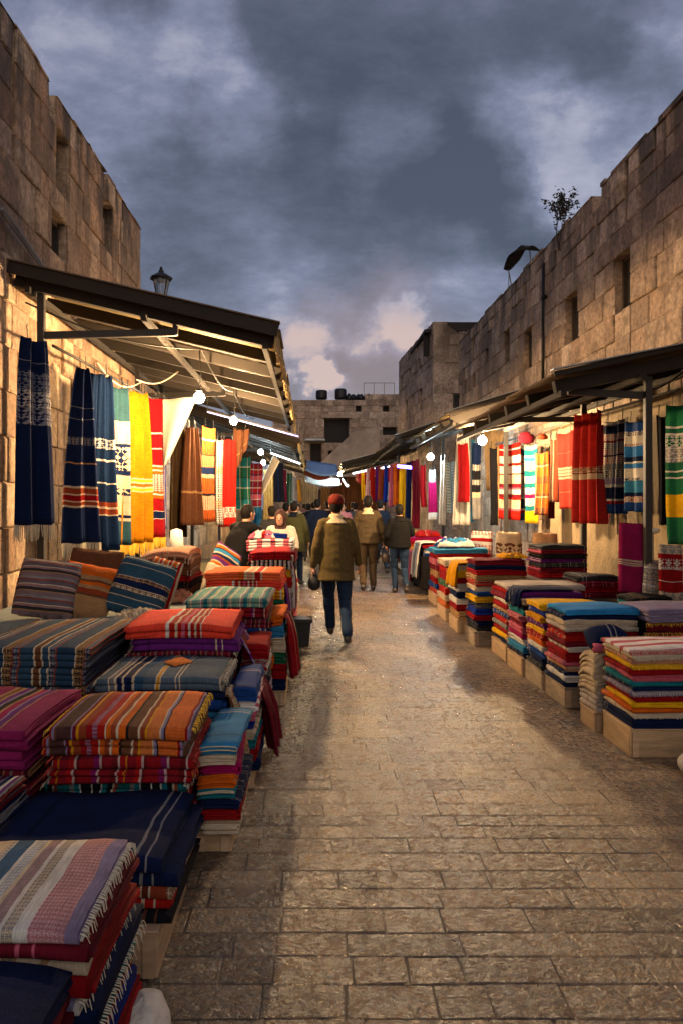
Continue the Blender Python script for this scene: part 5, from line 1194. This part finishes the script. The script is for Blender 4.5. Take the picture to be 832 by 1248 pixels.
# sacks
def sack(label, x, y, z, sx, sy, h, m, seed=1, name='cloth_sack'):
    q = MB(); n, k = 20, 12
    rings = []
    for j in range(k+1):
        t_ = j/k; rr = (math.sin(math.pi*min(1, .12+t_*.88))**.45)*(1-.25*t_)
        if j == k: rr = .05
        rings.append([q.vert((sx*rr*math.cos(a)*(1+.14*noise.noise((math.cos(a)*2, t_*3, seed))), sy*rr*math.sin(a)*(1+.14*noise.noise((math.sin(a)*2, t_*3, seed+4))), h*t_*(1+.08*noise.noise((a, seed, 1))))) for a in [2*math.pi*i/n for i in range(n)]])
    for a, b in zip(rings, rings[1:]):
        for i in range(n): q.face(a[i], a[(i+1) % n], b[(i+1) % n], b[i])
    q.face(*rings[0][::-1]); q.face(*rings[-1])
    o = q.build(name, m, None, True); o.location = (x, y, z); return tag(o, label, 'sack')
M_sack = simple('pale_sackcloth', (.50, .46, .40), .95, var=.25, vs=8, bs=25, bst=.9, bd=.015)
sack('pale crumpled sack on the ground beneath the rose striped stack', -.50, 2.33, 0, .085, .15, .16, M_sack, 3)
sack('dirty white sack beside the large crate', 2.32, 4.72, 0, .11, .12, .15, M_sack, 5)
sack('small white bundle lying on the dirty white sack', 2.33, 4.76, .145, .06, .06, .09, M_sack, 6)
crate(-1.26, -.80, 1.92, 2.40, .12, 'crate under the rose striped stack')

# black bin
bn = empty('waste_bin', (-.135, 9.05, 0), 'black square waste bin on the pavement behind the walker', 'bin')
q = MB(); a, b_, h = .10, .13, .31
q.hexa([(-a, -a, 0), (a, -a, 0), (a, a, 0), (-a, a, 0), (-b_, -b_, h), (b_, -b_, h), (b_, b_, h), (-b_, b_, h)]); o = bevel(q.build('bin_body', M_cable, bn), .012, 3)
q = MB()
for (x0, x1, y0, y1) in ((-.145, .145, -.145, -.125), (-.145, .145, .125, .145), (-.145, -.125, -.125, .125), (.125, .145, -.125, .125)): q.box(x0, x1, y0, y1, h-.035, h+.006)
bevel(q.build('bin_rim', M_cable, bn), .004)
q = MB(); q.lathe((.02, -.02, h-.02), [(.09, 0), (.10, .02), (.05, .05), (.01, .055)], 9, 1, .8); q.build('bin_liner', M_white, bn, True)
# ---------------------------------------------------------------- people
def ring_loft(mb, rows, n=14):
    """rows: (centre, rx, ry[, angle]) closed rings"""
    rings = []
    for c, rx, ry in rows:
        rings.append([mb.vert((c[0]+rx*math.cos(2*math.pi*k/n), c[1]+ry*math.sin(2*math.pi*k/n), c[2])) for k in range(n)])
    for a, b in zip(rings, rings[1:]):
        for k in range(n): mb.face(a[k], a[(k+1) % n], b[(k+1) % n], b[k])
    mb.face(*rings[0][::-1]); mb.face(*rings[-1])
def limb(mb, pts, rs, n=12):
    pts = [Vector(p) for p in pts]; P, Q = [], []
    for i in range(len(pts)-1):
        for k in range(5):
            t_ = k/5; P.append(pts[i].lerp(pts[i+1], t_)); Q.append(rs[i]+(rs[i+1]-rs[i])*t_)
    P.append(pts[-1]); Q.append(rs[-1])
    # round both ends
    d0 = (P[0]-P[1]).normalized(); d1 = (P[-1]-P[-2]).normalized()
    P = [P[0]+d0*Q[0]*.85, P[0]+d0*Q[0]*.5]+P+[P[-1]+d1*Q[-1]*.5, P[-1]+d1*Q[-1]*.85]; Q = [Q[0]*.4, Q[0]*.85]+Q+[Q[-1]*.85, Q[-1]*.4]
    mb.tube(P, Q, n)
def ball(mb, c, rx, ry, rz, n=14):
    rows = []
    for k in range(1, 10):
        a = math.pi*k/10; rows.append(((c[0], c[1], c[2]-rz*math.cos(a)), rx*math.sin(a), ry*math.sin(a)))
    ring_loft(mb, rows, n)
JOBS = []
def remesh(mb, name, m, parent, voxel=.012, smooth=4, extra=None, wrinkle=0):
    """queue a union of blobs to be fused into one continuous skin; all are evaluated together in flush()"""
    o = mb.build(name, m)
    r = o.modifiers.new('r', 'REMESH'); r.mode = 'VOXEL'; r.voxel_size = voxel; r.use_smooth_shade = True
    s = o.modifiers.new('s', 'SMOOTH'); s.factor = .6; s.iterations = smooth
    ob = bpy.data.objects.new(name, bpy.data.meshes.new(name)); COL.objects.link(ob); ob.parent = parent
    JOBS.append((o, ob, m, extra, wrinkle)); return ob
def flush():
    import bmesh
    dg = bpy.context.evaluated_depsgraph_get(); dg.update()
    trash = [j[0] for j in JOBS]; done = [(bpy.data.meshes.new_from_object(j[0].evaluated_get(dg)), j) for j in JOBS]
    for me, (o, ob, m, extra, wrinkle) in done:
        if wrinkle:
            n = len(me.vertices); co = [0.0]*(3*n); no = [0.0]*(3*n)
            me.vertices.foreach_get('co', co); me.vertex_normals.foreach_get('vector', no)
            for i in range(0, 3*n, 3):
                x, y, z = co[i:i+3]; d = (noise.noise((x*5, y*5, z*13))+.5*noise.noise((x*14+z*10, y*14, z*24)))*wrinkle
                co[i] += no[i]*d; co[i+1] += no[i+1]*d; co[i+2] += no[i+2]*d
            me.vertices.foreach_set('co', co); me.update()
        if extra:            # fingers: joined after the remesh so that they stay separate, rooted inside the palm
            b2 = extra.build('x', None); bm = bmesh.new(); bm.from_mesh(me); bm.from_mesh(b2.data); bm.to_mesh(me); bm.free()
            trash.append(b2)
        me.polygons.foreach_set('use_smooth', [True]*len(me.polygons))
        ob.data = me
        if not me.materials: me.materials.append(m)
    bpy.data.batch_remove(trash); JOBS.clear()
M_skin = simple('skin', (.36, .19, .12), .55, var=.1); M_skin_l = simple('fair_skin', (.45, .25, .17), .55, var=.1)
M_hair = simple('dark_hair', (.006, .0045, .004), .7, var=.5, vs=60, bs=160, bst=1, bd=.006, stretch=(1, 1, .2), spec=.15)
M_shoe = simple('dark_leather', (.03, .022, .018), .45)
def fabric(name, col, vs=30): return simple(name, col, .9, var=.22, vs=vs, bs=220, bst=.35, bd=.002, spec=.12)
def hand(mb, fx, wrist, dirv, side, curl=.5, r=.0085):
    """palm joins the body; fingers are separate curled chains"""
    w = Vector(wrist); d = Vector(dirv).normalized(); palm_n = Vector((-side, 0, 0)); palm_n = (palm_n-d*palm_n.dot(d)).normalized(); ac = d.cross(palm_n).normalized()
    pc = w+d*.05
    limb(mb, [w-d*.03, w+d*.02], [.027, .030]); 
    for k in (-1, -.33, .33, 1): limb(mb, [w+d*.015+ac*k*.018, w+d*.085+ac*k*.028], [.017, .014])
    for k, L in zip((-1, -.33, .33, 1), (.060, .075, .08, .07)):
        p = w+d*.075+ac*k*.029; dd = d.copy(); P = [p]
        for s in range(3):
            a = curl*(.35+.3*s); dd = (d*math.cos(a*(s+1)*.6)+palm_n*math.sin(a*(s+1)*.6)).normalized(); p = p+dd*L/3; P.append(p)
        fx.tube(P+[P[-1]+dd*.004], [r, r*.95, r*.85, r*.7, r*.3], 8)
    p = w+d*.03+ac*-.030*(-1)*(1 if True else 1); t0 = w+d*.025+ac*.028; 
    P = [t0, t0+ac*.022+d*.018+palm_n*.012, t0+ac*.026+d*.048+palm_n*.026]; fx.tube(P, [r*1.25, r*1.1, r*.6], 8)
def person(label, loc, H, yaw, pose, clothes, group=None, voxel=.014, sub=True):
    """pose: joints in metres for a 1.75 m figure facing +Y; clothes: dict of materials and cuts"""
    S = H/1.75; e = empty('person', loc, label, 'person', group, yaw); e.scale = (S, S, S)
    J = dict(hipL=(-.095, 0, .93), hipR=(.095, 0, .93), kneeL=(-.10, .10, .50), kneeR=(.10, -.02, .50), ankL=(-.10, .16, .09), ankR=(.10, -.20, .13), toeL=(-.11, .33, .04), toeR=(.11, -.04, .04),
             pel=(0, 0, .97), chest=(0, .01, 1.30), neck=(0, .01, 1.49), head=(0, .03, 1.635), shL=(-.170, 0, 1.43), shR=(.170, 0, 1.43), elL=(-.255, -.03, 1.15), elR=(.255, -.03, 1.15), wrL=(-.25, .06, .91), wrR=(.25, .06, .91))
    J.update(pose); J = {k: Vector(v) for k, v in J.items()}
    wd = clothes.get('wide', 1); skin = clothes.get('skin', M_skin)
    # body: one continuous surface
    b = MB(); fx = MB(); hd = J['head']; nk = J['neck']; pe = J['pel']; ch = J['chest']
    ring_loft(b, [(pe+Vector((0, 0, -.08)), .12, .09), (pe, .155, .105), (pe.lerp(ch, .4), .13, .095), (ch, .15, .105), (ch.lerp(nk, .55), .16, .095), (ch.lerp(nk, .85), .10, .075), (nk, .06, .06)])
    limb(b, [nk-Vector((0, 0, .05)), hd-Vector((0, .01, .05))], [.062, .056])
    ball(b, hd, .077, .098, .118); ball(b, hd+Vector((0, .035, -.055)), .055, .058, .062)
    b.tube([hd+Vector((0, .088, .02)), hd+Vector((0, .112, -.022)), hd+Vector((0, .093, -.032))], [.010, .017, .012], 8)
    for s in (-1, 1):
        ball(b, hd+Vector((s*.080, -.005, -.01)), .010, .020, .031, 8)
        sh, el, wr = J['shL' if s < 0 else 'shR'], J['elL' if s < 0 else 'elR'], J['wrL' if s < 0 else 'wrR']
        limb(b, [Vector((s*.10, sh.y, sh.z+.01)), sh, el, wr], [.040, .042, .038, .027])
        hand(b, fx, wr, (wr-el)+Vector((0, 0, -.05)), s, clothes.get('curl', .7))
        hp, kn, an, to = (J[k+('L' if s < 0 else 'R')] for k in ('hip', 'knee', 'ank', 'toe'))
        limb(b, [hp, kn, an], [.085, .055, .038]); limb(b, [an-Vector((0, 0, .03)), to], [.038, .03])
    bo = remesh(b, 'body', skin, e, voxel*.75, 3, fx)
    # trousers
    if 'trousers' in clothes:
        b = MB(); ring_loft(b, [(pe+Vector((0, 0, -.10)), .155, .115), (pe, .178, .125), (pe+Vector((0, 0, .10)), .165, .115)])
        for s in ('L', 'R'):
            hp, kn, an = J['hip'+s], J['knee'+s], J['ank'+s]; f = clothes.get('leg', 1)
            limb(b, [hp, hp.lerp(kn, .5)+Vector((0, 0, 0)), kn, kn.lerp(an, .5), an+Vector((0, 0, .02))], [.108, .088*f, .070*f, .062*f, .058*f])
        remesh(b, 'trousers', clothes['trousers'], e, voxel, 3, None, .007)
    if 'top' in clothes:
        hem = clothes.get('hem', .86); b = MB(); w = wd; fl = clothes.get('flare', 1)
        ring_loft(b, [(Vector((pe.x, pe.y, hem)), .222*w*fl, .158*w*fl), (Vector((pe.x, pe.y, hem+.10)), .215*w, .155*w), (pe+Vector((0, 0, .03)), .210*w, .152*w), (pe.lerp(ch, .5), .198*w, .142*w), (ch, .190*w, .13*w), (ch.lerp(nk, .5), .178*w, .118), (ch.lerp(nk, .80), .135, .095), (nk+Vector((0, 0, .015)), .078, .078)], 18)
        for s in (-1, 1):
            sh, el, wr = J['shL' if s < 0 else 'shR'], J['elL' if s < 0 else 'elR'], J['wrL' if s < 0 else 'wrR']
            limb(b, [Vector((s*.10, sh.y, sh.z-.01)), sh+Vector((-s*.01, 0, -.01)), sh.lerp(el, .5), el, el.lerp(wr, .5), wr-(wr-el).normalized()*.02], [.060, .066*w, .062*w, .055*w, .050*w, .046*w])
        remesh(b, clothes.get('topname', 'jacket'), clothes['top'], e, voxel, 3, None, clothes.get('wr', .007))
    if 'collar' in clothes:
        b = MB(); n = 20; rows = [(nk+Vector((0, -.02, -.075)), .150, .105), (nk+Vector((0, -.005, -.01)), .092, .085), (nk+Vector((0, -.005, .035)), .078, .078)]
        ring_loft(b, rows, n); remesh(b, 'collar', clothes['collar'], e, voxel*.8, 2, None, .006)
    # shoes
    for s in ('L', 'R'):
        an, to = J['ank'+s], J['toe'+s]; b = MB(); d = (to-an); d.normalize()
        limb(b, [an+Vector((0, -.025, -.045)), an.lerp(to, .6)+Vector((0, 0, -.02)), to+Vector((0, 0, .0))], [.046, .046, .034]); limb(b, [an+Vector((0, -.005, .04)), an+Vector((0, 0, -.03))], [.048, .050])
        mesh_ = remesh(b, 'shoe', clothes.get('shoe', M_shoe), e, .012, 2)
    # hair
    if clothes.get('hair', True):
        b = MB(); ball(b, hd+Vector((0, -.014, .018)), .088, .104, .116); ball(b, hd+Vector((0, -.045, -.035)), .068, .058, .07)
        q = remesh(b, 'hair', M_hair, e, .010, 2, None, .006)
    if 'cap' in clothes:
        b = MB(); ball(b, hd+Vector((0, -.012, .050)), .098, .118, .088); ring_loft(b, [(hd+Vector((0, -.012, .018)), .094, .114), (hd+Vector((0, -.012, .045)), .10, .12)], 18)
        remesh(b, 'cap', clothes['cap'], e, .009, 2, None, .003)
    if 'scarf' in clothes:
        b = MB(); ball(b, hd+Vector((0, -.026, .018)), .104, .112, .138); ring_loft(b, [(nk+Vector((0, 0, -.06)), .14, .11), (nk+Vector((0, 0, .0)), .10, .09), (hd+Vector((0, -.02, -.08)), .085, .085)], 18)
        remesh(b, 'headscarf', clothes['scarf'], e, .010, 2, None, .005)
        for s in (-1, 1):
            b = MB(); ball(b, hd+Vector((s*.030, .085, .012)), .012, .010, .008, 8); b.build('eye', M_hair, e, True)
        b = MB(); ball(b, hd+Vector((0, .090, -.058)), .024, .010, .008, 8); b.build('mouth', simple('lips', (.35, .08, .07), .5), e, True)
    return e
f_olive = fabric('olive_brown_wool', (.078, .056, .021)); f_beige = simple('beige_fleece', (.50, .40, .25), .95, var=.3, vs=50, bs=120, bst=.9, bd=.008); f_brown = fabric('umber_padded_cotton', (.05, .036, .02)); f_black = fabric('black_knit', (.005, .005, .006)); f_navyj = fabric('navy_wool', (.005, .008, .018))
f_jean = fabric('blue_denim', (.012, .026, .058), 12); f_djean = fabric('dark_denim', (.012, .017, .03), 12); f_trb = fabric('brown_trouser_cotton', (.05, .034, .02)); f_white = fabric('offwhite_linen', (.55, .50, .42)); f_red = fabric('rust_red_wool', (.10, .013, .008)); f_scarf = simple('print_headscarf', (.06, .03, .028), .9, var=.8, vs=35, spec=.1); f_dol = fabric('dark_olive_wool', (.04, .042, .018))
walkA = dict(kneeL=(-.085, .24, .54), ankL=(-.060, .38, .12), toeL=(-.065, .54, .10), kneeR=(.105, .04, .48), ankR=(.115, -.30, .13), toeR=(.135, -.14, .04), elL=(-.240, -.05, 1.14), wrL=(-.275, .0, .89), elR=(.235, .0, 1.14), wrR=(.275, .14, .92), head=(.0, .035, 1.635))
person('walker in an olive brown coat with beige collar and rust red cap', (.29, 9.25, 0), 1.74, 0, walkA, dict(top=f_olive, wide=.97, hem=.74, flare=1.08, collar=f_beige, trousers=f_jean, cap=f_red, leg=1.10, wr=.007), voxel=.012)
# bag in his hand
bg = empty('hand_bag', (.29-.262, 9.27, 0), 'small black bag dangling from the capped walker\'s hand', 'bag')
q = MB(); q.lathe((0, 0, .61), [(.03, 0), (.075, .03), (.085, .10), (.06, .16), (.03, .20)], 14, .9, .7); o = q.build('bag_body', M_cable, bg, True)
q = MB(); q.tube([(-.02, 0, .79), (-.018, 0, .85), (0, 0, .875), (.018, 0, .85), (.02, 0, .79)], .006, 6); q.build('handle', M_cable, bg, True)
walkB = dict(kneeR=(.09, .14, .51), ankR=(.10, .12, .10), toeR=(.11, .29, .05), kneeL=(-.09, .02, .49), ankL=(-.09, -.20, .15), toeL=(-.09, -.08, .045), elR=(.27, -.02, 1.15), wrR=(.29, .10, .92), elL=(-.26, .0, 1.15), wrL=(-.24, .16, .98))
person('walker in a brown padded jacket with a pale raised collar', (1.05, 14.7, 0), 1.79, -.05, walkB, dict(top=f_brown, wide=1.1, hem=.88, collar=f_beige, trousers=f_trb, leg=1.1, wr=.011), voxel=.013)
walkC = dict(kneeL=(-.09, .13, .51), ankL=(-.07, .10, .10), toeL=(-.09, .27, .05), kneeR=(.10, .04, .49), ankR=(.12, -.16, .14), toeR=(.12, -.02, .045), elR=(.26, .03, 1.17), wrR=(.20, .24, 1.13), elL=(-.26, -.02, 1.15), wrL=(-.25, .10, .95))
person('walker in a black hooded top and blue jeans nearest the stacked crates'.replace('nearest', 'beside'), (1.60, 14.3, 0), 1.63, .02, walkC, dict(top=f_black, wide=1.05, hem=.90, trousers=f_jean, collar=f_black, leg=1.0), voxel=.013)
bg = empty('hand_bag', (1.60-.24, 14.40, 0), 'small dark bag carried by the walker in blue jeans', 'bag')
q = MB(); q.lathe((0, 0, .56), [(.03, 0), (.08, .03), (.085, .12), (.05, .18)], 12, .9, .6); q.build('bag_body', M_shoe, bg, True)
q = MB(); q.tube([(-.02, 0, .72), (0, 0, .83), (.02, 0, .72)], .006, 6); q.build('handle', M_shoe, bg, True)
stand = dict(kneeL=(-.10, .02, .50), kneeR=(.10, .02, .50), ankL=(-.11, 0, .09), ankR=(.11, 0, .09), toeL=(-.12, .17, .04), toeR=(.12, .17, .04))
person('vendor in a plain black sweater leaning over the folded blankets', (-1.02, 10.35, 0), 1.68, R(-50), dict(stand, chest=(0, .10, 1.27), neck=(0, .17, 1.45), head=(0, .23, 1.58), shL=(-.20, .13, 1.39), shR=(.20, .13, 1.39), elR=(.26, .36, 1.26), wrR=(.22, .62, 1.24), elL=(-.27, .25, 1.15), wrL=(-.20, .45, 1.02)), dict(top=f_black, wide=1.22, hem=.82, trousers=f_djean, topname='sweater', wr=.008))
person('seller in off-white clothes and a printed headscarf facing the camera', (-.44, 11.2, 0), 1.56, R(172), dict(stand, elL=(-.25, .08, 1.16), wrL=(-.16, .26, 1.06), elR=(.25, .08, 1.16), wrR=(.18, .26, 1.04), head=(0, .07, 1.60)), dict(top=f_white, wide=1.18, hem=.55, flare=1.1, trousers=f_white, hair=False, scarf=f_scarf, skin=M_skin_l, topname='tunic'))
person('passer-by in a long dark olive coat beside the covered stalls', (-.36, 15.8, 0), 1.70, R(-15), walkB, dict(top=f_dol, wide=1.2, hem=.70, trousers=f_jean, collar=f_navyj))
person('passer-by in a navy wool jacket further up the street', (.14, 19.4, 0), 1.76, R(8), walkC, dict(top=f_navyj, wide=1.15, hem=.80, trousers=f_djean))
person('dark clad walker just behind the brown padded jacket', (1.62, 18.6, 0), 1.74, R(5), walkA, dict(top=f_navyj, wide=1.1, hem=.85, trousers=f_djean))
flush()
# the crowd: three bodies copied, each in its own clothes
protos = [[o for o in COL.objects if o.get('label', '').startswith(s)][0] for s in ('passer-by in a navy', 'dark clad walker', 'walker in a brown padded')]
crowd = [(-.72, 14.2, 1.60, 'charcoal coat', 'beside the golden tan curtain', (.04, .04, .045)), (-.62, 18.6, 1.66, 'grey shawl', 'behind the long olive coat', (.20, .20, .20)), (-.10, 22.5, 1.66, 'black jacket', 'between the olive and navy passers-by', (.012, .012, .014)), (.48, 22.8, 1.70, 'dark coat', 'framed by the rust red cap', (.03, .02, .018)),
         (.82, 20.6, 1.68, 'pink blouse', 'between the capped and the padded walkers', (.62, .22, .25)), (-.45, 25.5, 1.64, 'pale scarf', 'near the last awning', (.40, .34, .26)), (.05, 27.4, 1.70, 'blue coat', 'below the upper tarpaulin', (.03, .05, .11)), (.50, 27.0, 1.66, 'brown coat', 'under the lower tarpaulin', (.08, .05, .03)),
         (.95, 25.0, 1.72, 'black coat', 'in front of the far scarves', (.015, .015, .015)), (1.3, 23.4, 1.68, 'grey jacket', 'at the bright far shop', (.10, .10, .11)), (-.85, 29.5, 1.62, 'red brown coat', 'at the far end wall', (.12, .04, .03)), (.3, 30.5, 1.70, 'tan coat', 'before the beige screen', (.25, .18, .10)),
         (.8, 29.8, 1.64, 'dark green coat', 'before the gathered curtain', (.02, .04, .03)), (1.45, 27.8, 1.70, 'navy coat', 'by the short tilted tube light', (.02, .025, .05)), (-.3, 31.6, 1.66, 'mauve coat', 'deepest in the crowd', (.12, .07, .12)), (1.9, 21.2, 1.66, 'black sweater', 'beside the white far counter', (.02, .02, .02))]
rc = random.Random(4)
for i, (x, y, h, what, where, col) in enumerate(crowd):
    c = copy_tree(protos[i % 3]); c.location = (x, y, 0); c.rotation_euler.z = R(rc.choice((0, 10, -20, 170, 190, 30))); c.scale = (h/1.75,)*3
    c['label'] = f'small figure in a {what} {where}'; c['group'] = 'people crowding the far end of the street'
    mm = fabric(what.replace(' ', '_')+'_wool', tuple(k*.5 for k in col))
    for ch in c.children:
        n = ch.name.split('.')[0]
        if n in ('jacket', 'collar'): ch.material_slots[0].link = 'OBJECT'; ch.material_slots[0].material = mm
        if n == 'trousers' and i % 2: ch.material_slots[0].link = 'OBJECT'; ch.material_slots[0].material = f_djean
